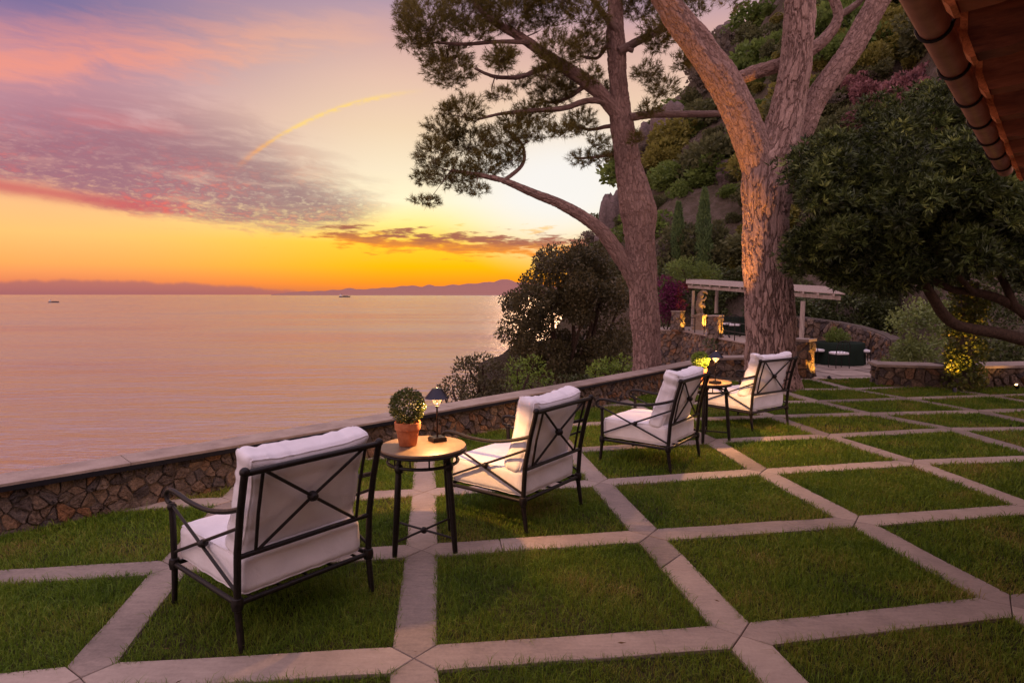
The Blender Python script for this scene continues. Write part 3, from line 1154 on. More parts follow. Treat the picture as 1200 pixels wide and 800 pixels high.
def stone_shape(mb, poly, place, sz, r):
    """one proud, rough stone; place(u, v, depth) -> world point"""
    # soften the outline
    q = []
    m = len(poly)
    for k in range(m):
        A, B = poly[k], poly[(k + 1) % m]
        if math.hypot(A[0] - B[0], A[1] - B[1]) < sz * 0.06:
            continue
        k0 = r.uniform(0.06, 0.2)
        q.append((A[0] * (1 - k0) + B[0] * k0, A[1] * (1 - k0) + B[1] * k0))
        w_ = r.uniform(-0.05, 0.05)
        q.append(((A[0] + B[0]) / 2 + (B[1] - A[1]) * w_, (A[1] + B[1]) / 2 - (B[0] - A[0]) * w_))
        q.append((A[0] * k0 + B[0] * (1 - k0), A[1] * k0 + B[1] * (1 - k0)))
    if len(q) < 4:
        return
    cx = sum(p[0] for p in q) / len(q)
    cy = sum(p[1] for p in q) / len(q)
    g = 1 - 0.035 - r.uniform(0, 0.05)
    q = [(cx + (p[0] - cx) * g * r.uniform(0.88, 1.04), cy + (p[1] - cy) * g * r.uniform(0.88, 1.04)) for p in q]
    out = sz * r.uniform(0.06, 0.46)
    tx_, ty_ = r.uniform(-0.5, 0.5), r.uniform(-0.7, 0.35)
    n = len(q)
    rings = []
    for sc_, dp, jit in ((1.0, -sz * 0.3, 0), (1.0, out * 0.45, 0.3), (0.86, out * 0.95, 0.3), (0.45, out * 1.05, 0.35)):
        rings.append([place(cx + (p[0] - cx) * sc_, cy + (p[1] - cy) * sc_, dp + out * r.uniform(-jit, jit) + (0 if dp < 0 else sc_ * 0.6 * ((p[0] - cx) * tx_ + (p[1] - cy) * ty_))) for p in q])
    vs = [p for rg in rings for p in rg] + [place(cx, cy, out * r.uniform(1.0, 1.25))]
    fs = []
    for i in range(3):
        for k in range(n):
            k2 = (k + 1) % n
            fs.append((i * n + k, i * n + k2, (i + 1) * n + k2, (i + 1) * n + k))
    for k in range(n):
        fs.append((3 * n + k, 3 * n + (k + 1) % n, 4 * n))
    mb.add(vs, fs)


def stone_face(parent, L, H, sz, seed, place, joined=False, asp=1.45):
    r = random.Random(seed)
    cells = vor_cells(L, H, sz, seed, asp)
    if joined:
        mb = MB()
        for c in cells:
            stone_shape(mb, c, place, sz, r)
        return mb.build('stones', MAT['rubble_stone_joined'], parent, kind='stuff')
    def far(c):
        p = place(sum(q[0] for q in c) / len(c), sum(q[1] for q in c) / len(c), 0)
        return math.hypot(p[0], p[1]) + (9 if p[0] < -0.95 * p[1] else 0)
    cells.sort(key=far)
    for c in cells[:295]:
        mb = MB()
        stone_shape(mb, c, place, sz, r)
        if mb.v:
            mb.build('stone', MAT['rubble_stone'], parent, smooth=False)
    if len(cells) > 295:
        mb = MB()
        for c in cells[295:]:
            stone_shape(mb, c, place, sz, r)
        mb.build('stones', MAT['rubble_stone_joined'], parent, kind='stuff')


def straight(A, B, z0):
    """place() for a vertical face from A to B seen from its right-hand side"""
    A, B = Vector((A[0], A[1])), Vector((B[0], B[1]))
    t = (B - A).normalized()
    n = Vector((t.y, -t.x))
    return lambda u, v, d: (A.x + t.x * u + n.x * d, A.y + t.y * u + n.y * d, z0 + v)


def poly_core(mb, pts_in, pts_out, z0, z1):
    n = len(pts_in)
    for k in range(n - 1):
        mb.prism([tuple(pts_in[k]), tuple(pts_in[k + 1]), tuple(pts_out[k + 1]), tuple(pts_out[k])], z0, z1)


def build_sea_wall():
    t = thing('sea_wall', 'long low rubble stone wall with flat coping along the seaward edge of the lawn', 'wall', (wall_pt(2).x, wall_pt(2).y, 0))
    T = 0.22
    ss = np.linspace(S0, S1, 24)
    core = MB()
    ins = [wall_pt(s, 0.036) for s in ss]
    outs = [wall_pt(s, 0.03 + T) for s in ss]
    n = len(ss)
    vs = [(p.x, p.y, z) for z in (-0.9, CAPB) for p in ins + outs]
    fs = []
    for k in range(n - 1):
        a, b, c, d = k, k + 1, n + k + 1, n + k
        fs += [(2 * n + a, 2 * n + b, 2 * n + c, 2 * n + d), (a, b, 2 * n + b, 2 * n + a), (d, c, 2 * n + c, 2 * n + d)]
    fs += [(0, n, 3 * n, 2 * n), (n - 1, 2 * n - 1, 4 * n - 1, 3 * n - 1)]
    core.add(vs, fs).build('wall_core', MAT['mortar'], t)

    def place(u, v, d):
        p = wall_pt(S0 + u, 0.03 - d)
        return (p.x, p.y, -0.05 + v)
    stone_face(t, S1 - S0, CAPB + 0.045, 0.064, 11, place, asp=1.55)
    # coping slabs
    s = S0
    r = random.Random(2)
    while s < S1 - 0.3:
        e = min(s + r.uniform(1.25, 1.7), S1 + 0.02)
        if S1 - e < 0.4:
            e = S1 + 0.02
        q = np.linspace(s + 0.002, e - 0.002, 4)
        mb = MB()
        A = [wall_pt(a, -0.03) for a in q]
        B = [wall_pt(a, 0.285) for a in q]
        dz = r.uniform(-0.001, 0.002)
        n = len(q)
        vs = [(p.x, p.y, z) for z in (CAPB + 0.006, CAPB + 0.042 + dz) for p in A + B]
        fs = []
        for k in range(n - 1):
            a, b, c, d = k, k + 1, n + k + 1, n + k
            fs += [(2 * n + a, 2 * n + b, 2 * n + c, 2 * n + d), (d, c, b, a), (a, b, 2 * n + b, 2 * n + a), (c, d, 2 * n + d, 2 * n + c)]
        fs += [(n, 0, 2 * n, 3 * n), (n - 1, 2 * n - 1, 4 * n - 1, 3 * n - 1)]
        mb.add(vs, fs).build('coping_slab', MAT['coping_stone'], t)
        s = e
    # dark strip along the lower front edge of the coping
    q = np.linspace(S0, S1, 30)
    mb = MB()
    A = [wall_pt(a, -0.036) for a in q]
    B = [wall_pt(a, 0.02) for a in q]
    n = len(q)
    vs = [(p.x, p.y, z) for z in (CAPB - 0.012, CAPB + 0.024) for p in A] + [(p.x, p.y, CAPB - 0.012) for p in B]
    fs = []
    for k in range(n - 1):
        fs += [(k, k + 1, n + k + 1, n + k), (2 * n + k, 2 * n + k + 1, k + 1, k)]
    mb.add(vs, fs).build('edge_strip', MAT['lampshade_metal'], t)

    # return wall at the far end of the lawn
    A = CORNER
    B = Vector((PILLAR.x - 0.35, PILLAR.y + 0.15))
    t2 = thing('return_wall', 'short stone wall with coping turning right behind the big pine trunk', 'wall', (A.x, A.y, 0))
    tt = (B - A).normalized()
    nn = Vector((-tt.y, tt.x))
    MB().prism([tuple(A + nn * 0.02), tuple(B + nn * 0.02), tuple(B + nn * 0.38), tuple(A + nn * 0.38)], -1.2, 0.36).build('wall_core', MAT['mortar'], t2)
    stone_face(t2, (B - A).length, 0.42, 0.115, 21, straight(A, B, -0.05))
    L = (B - A).length
    for k in range(2):
        P0, P1 = A + tt * (L * k / 2 + 0.002), A + tt * (L * (k + 1) / 2 - 0.002)
        MB().prism([tuple(P0 - nn * 0.05), tuple(P1 - nn * 0.05), tuple(P1 + nn * 0.42), tuple(P0 + nn * 0.42)], 0.362, 0.405).build('coping_slab', MAT['coping_stone'], t2)

    # stone bench wall on the right
    t3 = thing('bench_wall', 'dark rubble stone bench wall with pale slab seat along the right end of the lawn', 'wall', G(1030, 452))
    pts = [G(1030, 451.5), G(1118, 454.5), G(1275, 451)]
    r = random.Random(4)
    for k in range(2):
        A, B = pts[k].xy, pts[k + 1].xy
        tt = (B - A).normalized()
        nn = Vector((-tt.y, tt.x))
        MB().prism([tuple(A + nn * 0.02), tuple(B + nn * 0.02), tuple(B + nn * 0.5), tuple(A + nn * 0.5)], -1.0, 0.33 - 0.003 * k).build('wall_core', MAT['mortar'], t3)
        stone_face(t3, (B - A).length, 0.37, 0.10, 31 + k, straight(A, B, -0.04))
        if k == 0:
            stone_face(t3, 0.5, 0.37, 0.10, 41, straight(A + nn * 0.5, A, -0.04))
        L = (B - A).length
        nseg = 2
        for q in range(nseg):
            P0, P1 = A + tt * (L * q / nseg + 0.002), A + tt * (L * (q + 1) / nseg - 0.002)
            if k == 0 and q == 0:
                P0 = P0 - tt * 0.06
            MB().prism([tuple(P0 - nn * 0.06), tuple(P1 - nn * 0.06), tuple(P1 + nn * 0.55), tuple(P0 + nn * 0.55)], 0.335, 0.377).build('seat_slab', MAT['coping_stone'], t3)


build_sea_wall()


def box_pillar(name, label, c, w, d, z0, z1, sz, seed, group=None, joined=True, cap=True, ang=0.0):
    t = thing(name, label, 'pillar', (c[0], c[1], z0), group)
    X = Vector((math.cos(ang), math.sin(ang)))
    Y = Vector((-math.sin(ang), math.cos(ang)))
    C_ = Vector((c[0], c[1]))
    cs = [C_ - X * w / 2 - Y * d / 2, C_ + X * w / 2 - Y * d / 2, C_ + X * w / 2 + Y * d / 2, C_ - X * w / 2 + Y * d / 2]
    inn = [C_ + (q - C_) * 0.93 for q in cs]
    MB().prism([tuple(q) for q in inn], z0, z1).build('core', MAT['mortar'], t)
    mb = MB()
    r = random.Random(seed)
    for k in (0, 1, 3):
        A, B = cs[k], cs[(k + 1) % 4]
        A, B = A, B
        pl = straight(A + (C_ - A) * 0.05, B + (C_ - B) * 0.05, z0)
        L = (B - A).length * 0.95
        for cell in vor_cells(L, z1 - z0, sz, seed + k, 1.4):
            if joined:
                stone_shape(mb, cell, pl, sz, r)
            else:
                m2 = MB()
                stone_shape(m2, cell, pl, sz, r)
                if m2.v:
                    m2.build('stone', MAT['rubble_stone'], t)
    if joined:
        mb.build('stones', MAT['rubble_stone_joined'], t, kind='stuff')
    if cap:
        e = [C_ + (q - C_) * 1.1 for q in cs]
        MB().prism([tuple(q) for q in e], z1 + 0.002, z1 + 0.05).build('cap_slab', MAT['coping_stone'], t)
    return t

# ---------------------------------------------------------------- lounge chairs
LOOPS = {}


def rbox(w, d, h, r, n, seed, puff=0.0, wr=0.0, pinch=0.0, under=1.0, low=1.0):
    """soft boxed cushion centred on the origin"""
    half = np.array([w, d, h]) / 2
    key, V, F = {}, [], []

    def vid(p):
        k = tuple(np.round(p, 5))
        if k not in key:
            key[k] = len(V)
            V.append(p)
        return key[k]
    g = np.linspace(-1, 1, n)
    g = np.sign(g) * np.abs(g) ** 0.72
    for ax in range(3):
        for sgn in (-1, 1):
            a, b = (ax + 1) % 3, (ax + 2) % 3
            ids = np.zeros((n, n), int)
            for i in range(n):
                for j in range(n):
                    p = np.zeros(3)
                    p[ax], p[a], p[b] = sgn, g[i], g[j]
                    ids[i, j] = vid(p * half)
            for i in range(n - 1):
                for j in range(n - 1):
                    q = (ids[i, j], ids[i + 1, j], ids[i + 1, j + 1], ids[i, j + 1])
                    F.append(q if sgn > 0 else q[::-1])
    V = np.array(V)
    O = V / half
    inn = np.clip(V, -(half - r), half - r)
    dv = V - inn
    ln = np.linalg.norm(dv, axis=1, keepdims=True)
    V = inn + np.where(ln > 1e-9, dv / np.maximum(ln, 1e-9), 0) * np.minimum(r, np.maximum(ln, r))
    u, v, t = V[:, 0] / half[0], V[:, 1] / half[1], V[:, 2] / half[2]
    V[:, 2] += np.where(t > 0, 1.0, under) * np.sign(t) * puff * np.clip(1 - u ** 2, 0, 1) * np.clip(1 - v ** 2, 0, 1) * np.abs(t)
    V[:, 0] += -np.sign(u) * pinch * (1 - v ** 2) * np.abs(u) ** 3
    V[:, 1] += -np.sign(v) * pinch * (1 - u ** 2) * np.abs(v) ** 3
    nm = V / (half ** 1.0)
    if wr:
        for k in range(len(V)):
            p = V[k]
            e = max(abs(u[k]), abs(v[k]))
            q = noise.noise(Vector((p[0] * 4 + seed * 7, p[1] * 4, p[2] * 7))) * low
            q += noise.noise(Vector((p[0] * (26 if abs(v[k]) > abs(u[k]) else 5) + seed, p[1] * (26 if abs(u[k]) > abs(v[k]) else 5), p[2] * 8))) * max(0, (e - 0.55)) * 2.0
            dn = np.array([u[k] ** 3, v[k] ** 3, t[k]])
            V[k] = p + dn * wr * q
    loops = []
    for sg in (-1, 1):
        ids = [k for k in range(len(V)) if abs(O[k, 2] - sg) < 1e-4 and max(abs(O[k, 0]), abs(O[k, 1])) > 1 - 1e-4]
        ids.sort(key=lambda k: math.atan2(O[k, 1], O[k, 0]))
        loops.append(ids + ids[:2])
    LOOPS[id(V)] = loops
    return V, np.array(F)


def piping(V, loops, parent):
    m = MB()
    for l in loops:
        m.tube([V[k] for k in l], 0.0048, 6, False)
    m.build('piping', MAT['white_canvas'], parent, True)


CW, CD = 0.72, 0.70
R_POST, R_RAIL, R_ROD = 0.0165, 0.0125, 0.0082
ZS, ZT = 0.215, 0.83


def back_y(z):
    """fore-aft position of the back posts at height z"""
    return float(np.interp(z, [0.0, 0.2, 0.45, 0.65, 0.84], [-0.365, -0.335, -0.352, -0.392, -0.445]))


def curve(pts, n=8):
    """smooth line through the points"""
    pts = [Vector(p) for p in pts]
    out = []
    for i in range(len(pts) - 1):
        p0, p1, p2, p3 = pts[max(i - 1, 0)], pts[i], pts[i + 1], pts[min(i + 2, len(pts) - 1)]
        for k in range(n):
            t = k / n
            out.append(0.5 * ((2 * p1) + (p2 - p0) * t + (2 * p0 - 5 * p1 + 4 * p2 - p3) * t * t + (3 * p1 - p0 - 3 * p2 + p3) * t ** 3))
    out.append(pts[-1])
    return out


def make_chair(label, feet, seed, plump=1.0):
    """feet: (local corner, picture position of that foot on the ground)"""
    Lc = np.array([f[0] for f in feet])
    Wc = np.array([arr(G(*f[1]).xy) for f in feet])
    lc, wc = Lc.mean(0), Wc.mean(0)
    H = (Lc - lc).T @ (Wc - wc)
    ang = math.atan2(H[0, 1] - H[1, 0], H[0, 0] + H[1, 1])
    Rm = np.array([[math.cos(ang), -math.sin(ang)], [math.sin(ang), math.cos(ang)]])
    loc = wc - Rm @ lc
    root = thing('lounge_chair', label, 'chair', (0, 0, 0), 'white cushioned iron lounge chairs facing the sea')
    root.location = (loc[0], loc[1], 0)
    root.rotation_euler = (0, 0, ang)
    iron = MAT['wrought_iron']
    hw = CW / 2
    for sx in (-1, 1):
        x = sx * hw
        m = MB()
        zs = [0, 0.1, 0.2, 0.32, 0.45, 0.55, 0.65, 0.75, ZT]
        m.tube([(x, back_y(z), z) for z in zs], [R_POST * 0.8, R_POST * 0.95, R_POST] + [R_POST] * 6, 12)
        m.lathe((x, back_y(ZS), ZS), [(0.012, -0.034), (0.024, -0.026), (0.026, -0.012), (0.0285, 0.0), (0.026, 0.012), (0.024, 0.026), (0.012, 0.034)], 14)
        m.ball((x, back_y(ZT), ZT + 0.006), 0.0225, 12, 8)
        m.build('leg', iron, root, True)
        m = MB()
        yf = CD / 2
        m.tube([(x, yf, 0), (x, yf - 0.012, 0.1), (x, yf - 0.02, 0.2), (x, yf - 0.02, 0.4), (x, yf - 0.016, 0.535)], [R_POST * 0.8, R_POST * 0.92] + [R_POST * 0.95] * 3, 12)
        m.lathe((x, yf - 0.02, ZS), [(0.012, -0.034), (0.024, -0.026), (0.026, -0.012), (0.0285, 0.0), (0.026, 0.012), (0.024, 0.026), (0.012, 0.034)], 14)
        m.lathe((x, yf - 0.016, 0.515), [(0.012, -0.02), (0.021, -0.012), (0.023, 0), (0.021, 0.012), (0.012, 0.02)], 14)
        m.build('leg', iron, root, True)
        # arm sweeping forward and curling down over the front leg
        m = MB()
        pts = curve([(x, back_y(0.665), 0.665), (x, -0.26, 0.622), (x, -0.08, 0.588), (x, 0.12, 0.585), (x, 0.27, 0.60), (x, 0.355, 0.598), (x, 0.392, 0.572), (x, 0.385, 0.536), (x, 0.352, 0.527)], 5)
        m.tube(pts, 0.0125, 10)
        m.build('arm', iron, root, True)
        # crossed rods of the side
        m = MB()
        a0, a1 = Vector((x, 0.335, 0.525)), Vector((x, back_y(0.26) + 0.005, 0.265))
        b0, b1 = Vector((x, 0.33, 0.275)), Vector((x, back_y(0.57), 0.575))
        m.tube([a0, a1], R_ROD, 8)
        m.tube([b0, b1], R_ROD, 8)
        c = (a0 + a1 + b0 + b1) / 4
        m.ball(c, 0.021, 12, 8)
        m.lathe(c, [(0.008, -0.024), (0.015, -0.017), (0.015, 0.017), (0.008, 0.024)], 10, (Vector((0, 1, 0)), Vector((0, 0, 1)), Vector((1, 0, 0))))
        m.build('side_brace', iron, root, True)
    m = MB()
    z = ZS
    yb, yf = back_y(z), CD / 2 - 0.02
    for a, b in (((-hw, yb, z), (hw, yb, z)), ((-hw, yf, z), (hw, yf, z)), ((-hw, yb, z), (-hw, yf, z)), ((hw, yb, z), (hw, yf, z))):
        m.tube([a, b], R_RAIL, 10)
    for k in range(5):
        x = -hw + CW * (k + 0.5) / 5
        m.tube([(x, yb, z + 0.004), (x, yf, z + 0.004)], 0.007, 6)
    m.build('seat_frame', iron, root, True)
    m = MB()
    zl = 0.432

    def bp(x, z):
        return Vector((x, back_y(z), z))
    m.tube([bp(-hw, ZT), bp(hw, ZT)], 0.015, 10)
    m.tube([bp(-hw, zl), bp(hw, zl)], R_RAIL, 10)
    xi = hw - 0.085
    for sx in (-1, 1):
        m.tube([bp(sx * xi, ZT), bp(sx * xi, 0.62), bp(sx * xi, zl)], R_ROD, 8)
    c = bp(0, (ZT + zl) / 2)
    for sx in (-1, 1):
        m.tube([bp(sx * xi, ZT), c, bp(-sx * xi, zl)], R_ROD, 8)
    m.ball(c, 0.026, 12, 8)
    m.lathe(c + Vector((0, -0.012, 0)), [(0.008, -0.02), (0.019, -0.012), (0.022, 0.0), (0.019, 0.012)], 12, (Vector((1, 0, 0)), Vector((0, 0, 1)), Vector((0, 1, 0))))
    m.build('back_frame', iron, root, True)
    # cushions
    V, F = rbox(CW - 0.05, CD - 0.035, 0.195, 0.045, 26, seed, 0.02, 0.004, under=0.0)
    lp = LOOPS[id(V)]
    V += np.array([0, 0.01, ZS + 0.012 + 0.095])
    piping(V, lp, add_mesh('seat_cushion', np_mesh('seat_cushion', V, F, True), MAT['white_canvas'], root))
    r = random.Random(seed)
    V, F = rbox(CW - 0.075, 0.50, 0.15, 0.034 + 0.012 * plump, 40, seed + 3, 0.03 * plump, 0.006 + 0.005 * plump, 0.010, under=0.6, low=0.9 * plump)
    lp = LOOPS[id(V)]
    # corners drawn out into soft ears
    u, v = V[:, 0] / ((CW - 0.075) / 2), V[:, 1] / 0.25
    ear = np.clip(np.abs(u) * np.abs(v) - 0.55, 0, 1) * 0.05 * plump
    V[:, 0] += np.sign(u) * ear
    V[:, 1] += np.sign(v) * ear
    tilt = math.radians(74.5 + r.uniform(-1.5, 1.5))
    ca, sa = math.cos(tilt), math.sin(tilt)
    y0 = back_y(0.62) + 0.115
    yaw = math.radians(r.uniform(-2.0, 2.0))
    P = np.stack([V[:, 0], -V[:, 1] * ca + V[:, 2] * sa, V[:, 1] * sa + V[:, 2] * ca], 1)
    P = np.stack([P[:, 0] * math.cos(yaw) - P[:, 1] * math.sin(yaw), P[:, 0] * math.sin(yaw) + P[:, 1] * math.cos(yaw), P[:, 2]], 1)
    P += np.array([r.uniform(-0.008, 0.008), y0, 0.652])
    piping(P, lp, add_mesh('back_cushion', np_mesh('back_cushion', P, F, True), MAT['white_canvas'], root))
    return root


RL, RRt, FL, FR = (-0.36, -0.36), (0.36, -0.36), (-0.36, 0.35), (0.36, 0.35)
make_chair('nearest white cushioned iron lounge chair, left of the table with the terracotta pot', [(RL, (288, 757)), (RRt, (443, 697)), (FL, (193, 708))], 1, 0.7)
make_chair('white cushioned iron lounge chair just right of the table with the terracotta pot', [(RL, (614, 622)), (RRt, (690, 591.5)), (FL, (516, 601))], 2)
make_chair('white cushioned iron lounge chair with a puffy pillow, left of the farther small table', [(RL, (779.5, 552.5)), (RRt, (825, 534)), (FL, (696.5, 541)), (FR, (746, 524))], 3, 1.4)
make_chair('farthest white cushioned iron lounge chair, in front of the big pine trunk', [(RL, (880, 507.5)), (RRt, (911, 496)), (FL, (836, 494))], 4, 1.5)


# ---------------------------------------------------------------- small tables and what stands on them
TZ = 0.645


def make_table(label, c, ang):
    t = thing('side_table', label, 'table', (c[0], c[1], 0), 'round side tables between the chairs')
    iron = MAT['wrought_iron']
    cx, cy = c
    MB().lathe((cx, cy, 0), [(0.262, TZ - 0.022), (0.272, TZ - 0.019), (0.275, TZ - 0.012), (0.275, TZ - 0.007), (0.271, TZ - 0.001), (0.262, TZ), (0.02, TZ + 0.0005)], 56).build('tabletop', MAT['table_stone'], t, True)
    MB().lathe((cx, cy, 0), [(0.255, TZ - 0.034), (0.2765, TZ - 0.034), (0.2785, TZ - 0.025), (0.2765, TZ - 0.0225), (0.255, TZ - 0.0225)], 56).build('rim', iron, t, True)
    feet, tops = [], []
    for k in range(4):
        a = ang + math.pi / 4 + k * math.pi / 2
        f = Vector((cx + 0.262 * math.cos(a), cy + 0.262 * math.sin(a), 0))
        tp = Vector((cx + 0.208 * math.cos(a), cy + 0.208 * math.sin(a), TZ - 0.03))
        feet.append(f)
        tops.append(tp)
        m = MB()
        pts = [f.lerp(tp, q) for q in (0, 0.04, 0.2, 0.5, 0.8, 0.86, 1)]
        m.tube(pts, [0.014, 0.0165, 0.018, 0.0195, 0.0185, 0.014, 0.014], 12)
        kp = f.lerp(tp, 0.875)
        m.lathe(kp, [(0.014, -0.03), (0.024, -0.02), (0.028, 0.0), (0.024, 0.02), (0.014, 0.03)], 14)
        m.build('leg', iron, t, True)
    m = MB()
    zr = TZ - 0.098
    n = 48
    rr = 0.222
    m.tube([(cx + rr * math.cos(2 * math.pi * k / n), cy + rr * math.sin(2 * math.pi * k / n), zr) for k in range(n + 1)], 0.0105, 8)
    for k in range(12):
        a = ang + 2 * math.pi * k / 12 + 0.13
        p = Vector((cx + rr * math.cos(a), cy + rr * math.sin(a), 0))
        m.tube([p + Vector((0, 0, zr)), p + Vector((0, 0, TZ - 0.03))], 0.0055, 6)
    m.build('apron_ring', iron, t, True)
    m = MB()
    for k in range(2):
        m.tube([feet[k].lerp(tops[k], 0.15), feet[k + 2].lerp(tops[k + 2], 0.15)], 0.0075, 8)
    m.ball((cx, cy, 0.09), 0.022, 12, 8)
    m.build('stretcher', iron, t, True)
    return t


def leaf_quads(P, D, L, Wd, R, fold=0.0):
    """rhombic leaves at points P along directions D"""
    N = len(P)
    D = D / (np.linalg.norm(D, axis=1, keepdims=True) + 1e-9)
    q = R.normal(size=(N, 3))
    Sd = np.cross(D, q)
    Sd /= (np.linalg.norm(Sd, axis=1, keepdims=True) + 1e-9)
    L = np.broadcast_to(L, (N,))[:, None]
    Wd = np.broadcast_to(Wd, (N,))[:, None]
    up = np.cross(Sd, D)
    V = np.stack([P, P + D * L * 0.45 + Sd * Wd * 0.5 + up * L * fold, P + D * L, P + D * L * 0.45 - Sd * Wd * 0.5 + up * L * fold], 1)
    F = np.arange(N)[:, None] * 4 + np.array([[0, 1, 2, 3]])
    return V.reshape(-1, 3), F


def sph(R, N):
    d = R.normal(size=(N, 3))
    return d / np.linalg.norm(d, axis=1, keepdims=True)


def leaves_mesh(name, V, F, m, parent, kind=None):
    V = V - org_of(parent)
    return add_mesh(name, np_mesh(name, V, F), m, parent, kind)


def make_potted(label, c, seed, leafmat, r_ball=0.105, s=1.0):
    t = thing('potted_topiary', label, 'potted plant', c, None)
    x, y, z = c
    pot = MB()
    prof = [(0.052, 0.0), (0.056, 0.004), (0.0725, 0.098), (0.0725, 0.102), (0.0805, 0.104), (0.0835, 0.148), (0.081, 0.152), (0.074, 0.150), (0.070, 0.125), (0.06, 0.122)]
    pot.lathe((x, y, z), [(a * s, b * s) for a, b in prof], 32)
    pot.build('pot', MAT['terracotta'], t, True)
    MB().lathe((x, y, z), [(0.069 * s, 0.118 * s), (0.06 * s, 0.13 * s), (0.01, 0.136 * s)], 20).build('soil', MAT['soil'], t, True)
    cz = z + (0.152 + 0.098) * s
    st = MB()
    rr = random.Random(seed)
    for k in range(7):
        a = rr.uniform(0, 6.28)
        st.tube(curve([(x + 0.008 * math.cos(a), y + 0.008 * math.sin(a), z + 0.12 * s), (x + 0.02 * math.cos(a), y + 0.02 * math.sin(a), z + 0.17 * s), (x + 0.07 * math.cos(a + .5), y + 0.07 * math.sin(a + .5), cz + rr.uniform(-.03, .05))], 4), 0.003, 5)
    st.build('stem', MAT['dark_bark'], t)
    R = np.random.default_rng(seed)
    N = 2600
    d = sph(R, N)
    lump = np.array([1 + 0.10 * noise.noise(Vector(q) * 2.6 + Vector((seed, 0, 0))) + 0.06 * noise.noise(Vector(q) * 7) for q in d])
    rad = r_ball * s * lump * R.uniform(0.45, 1.05, N) ** 0.5
    P = np.array([x, y, cz]) + d * rad[:, None] * np.array([1.02, 1.02, 0.98])
    D = d + R.normal(0, 0.7, (N, 3)) + np.array([0, 0, 0.25])
    V, F = leaf_quads(P, D, R.uniform(0.012, 0.022, N) * s, R.uniform(0.008, 0.013, N) * s, R)
    leaves_mesh('foliage', V, F, leafmat, t)
    return t


def make_lamp(label, c, seed, h=0.352, power=36):
    t = thing('table_lamp', label, 'table lamp', c, 'cordless table lamps')
    x, y, z = c
    a = 0.55
    X, Y = Vector((math.cos(a), math.sin(a), 0)), Vector((-math.sin(a), math.cos(a), 0))
    ax = (X, Y, Vector((0, 0, 1)))
    m = MB()
    m.box((x, y, z + 0.013), (0.094, 0.094, 0.022), ax)
    m.box((x, y, z + 0.026), (0.084, 0.084, 0.004), ax)
    m.build('base', MAT['wrought_iron'], t)
    m = MB()
    zc = z + 0.225
    m.tube([(x, y, z + 0.026), (x, y, zc)], [0.0062, 0.0055], 12)
    m.lathe((x, y, zc - 0.006), [(0.005, 0), (0.012, 0.006), (0.016, 0.012), (0.006, 0.016)], 14)
    m.build('stem', MAT['wrought_iron'], t, True)
    g = [(0.010, 0.0), (0.020, 0.008), (0.029, 0.026), (0.036, 0.052), (0.0345, 0.052), (0.0275, 0.027), (0.0185, 0.010), (0.006, 0.004)]
    MB().lathe((x, y, zc + 0.01), g, 24, cap=False).build('glass_cup', MAT['clear_glass'], t, True)
    MB().lathe((x, y, zc + 0.028), [(0.004, 0), (0.008, 0.006), (0.008, 0.02), (0.004, 0.026)], 12).build('bulb', MAT['bulb_glow'], t, True)
    zs = z + h
    m = MB()
    m.lathe((x, y, 0), [(0.080, zs - 0.068), (0.0815, zs - 0.069), (0.0325, zs - 0.010), (0.031, zs - 0.006), (0.006, zs - 0.003), (0.004, zs - 0.006), (0.029, zs - 0.011), (0.0785, zs - 0.067), (0.080, zs - 0.068)], 40, cap=False)
    for k in range(3):
        q = 2 * math.pi * k / 3
        m.tube([(x + 0.033 * math.cos(q), y + 0.033 * math.sin(q), zc + 0.06), (x + 0.05 * math.cos(q), y + 0.05 * math.sin(q), zs - 0.04)], 0.0018, 5)
    m.build('shade', MAT['lampshade_metal'], t, True)
    MB().lathe((x, y, zs - 0.004), [(0.003, 0), (0.0055, 0.004), (0.003, 0.012), (0.001, 0.016)], 10).build('finial', MAT['lampshade_metal'], t, True)
    lamp('lamp_light', 'POINT', (x, y, zs - 0.045), power, (1.0, 0.50, 0.17), t, size=0.012)
    return t


T1 = (-0.53, 3.93)
_fl, _fr = G(463, 653), G(533, 648)
_ta = math.atan2(_fr.y - _fl.y, _fr.x - _fl.x)
_tm = (_fl + _fr) / 2
T1 = (_tm.x - math.sin(_ta) * 0.185, _tm.y + math.cos(_ta) * 0.185)
make_table('round iron side table with terracotta pot and lamp, beside the nearest chair', T1, _ta)
_t2 = W(827, 447, 6.85)
T2 = (_t2.x, _t2.y)
make_table('farther round iron side table, between the third and the farthest chair', T2, _ta + 0.25)
p = G(478, 521.5, TZ)
make_potted('round clipped box bush in a terracotta pot on the nearer side table', (p.x, p.y, TZ + 0.001), 5, MAT['box_leaves'])
p = G(512.5, 516.5, TZ)
make_lamp('small dark table lamp with cone shade beside the terracotta pot', (p.x, p.y, TZ + 0.001), 1)
p = G(822, 447, TZ)
make_potted('lamplit yellow green bush in a pot on the farther side table', (p.x, p.y + 0.06, TZ + 0.001), 8, MAT['bright_leaves'], 0.10, 0.92)
p = G(838, 449.5, TZ)
litter()
make_lamp('small dark table lamp on the farther side table, by the yellow green bush', (p.x, p.y, TZ + 0.001), 2, power=60)

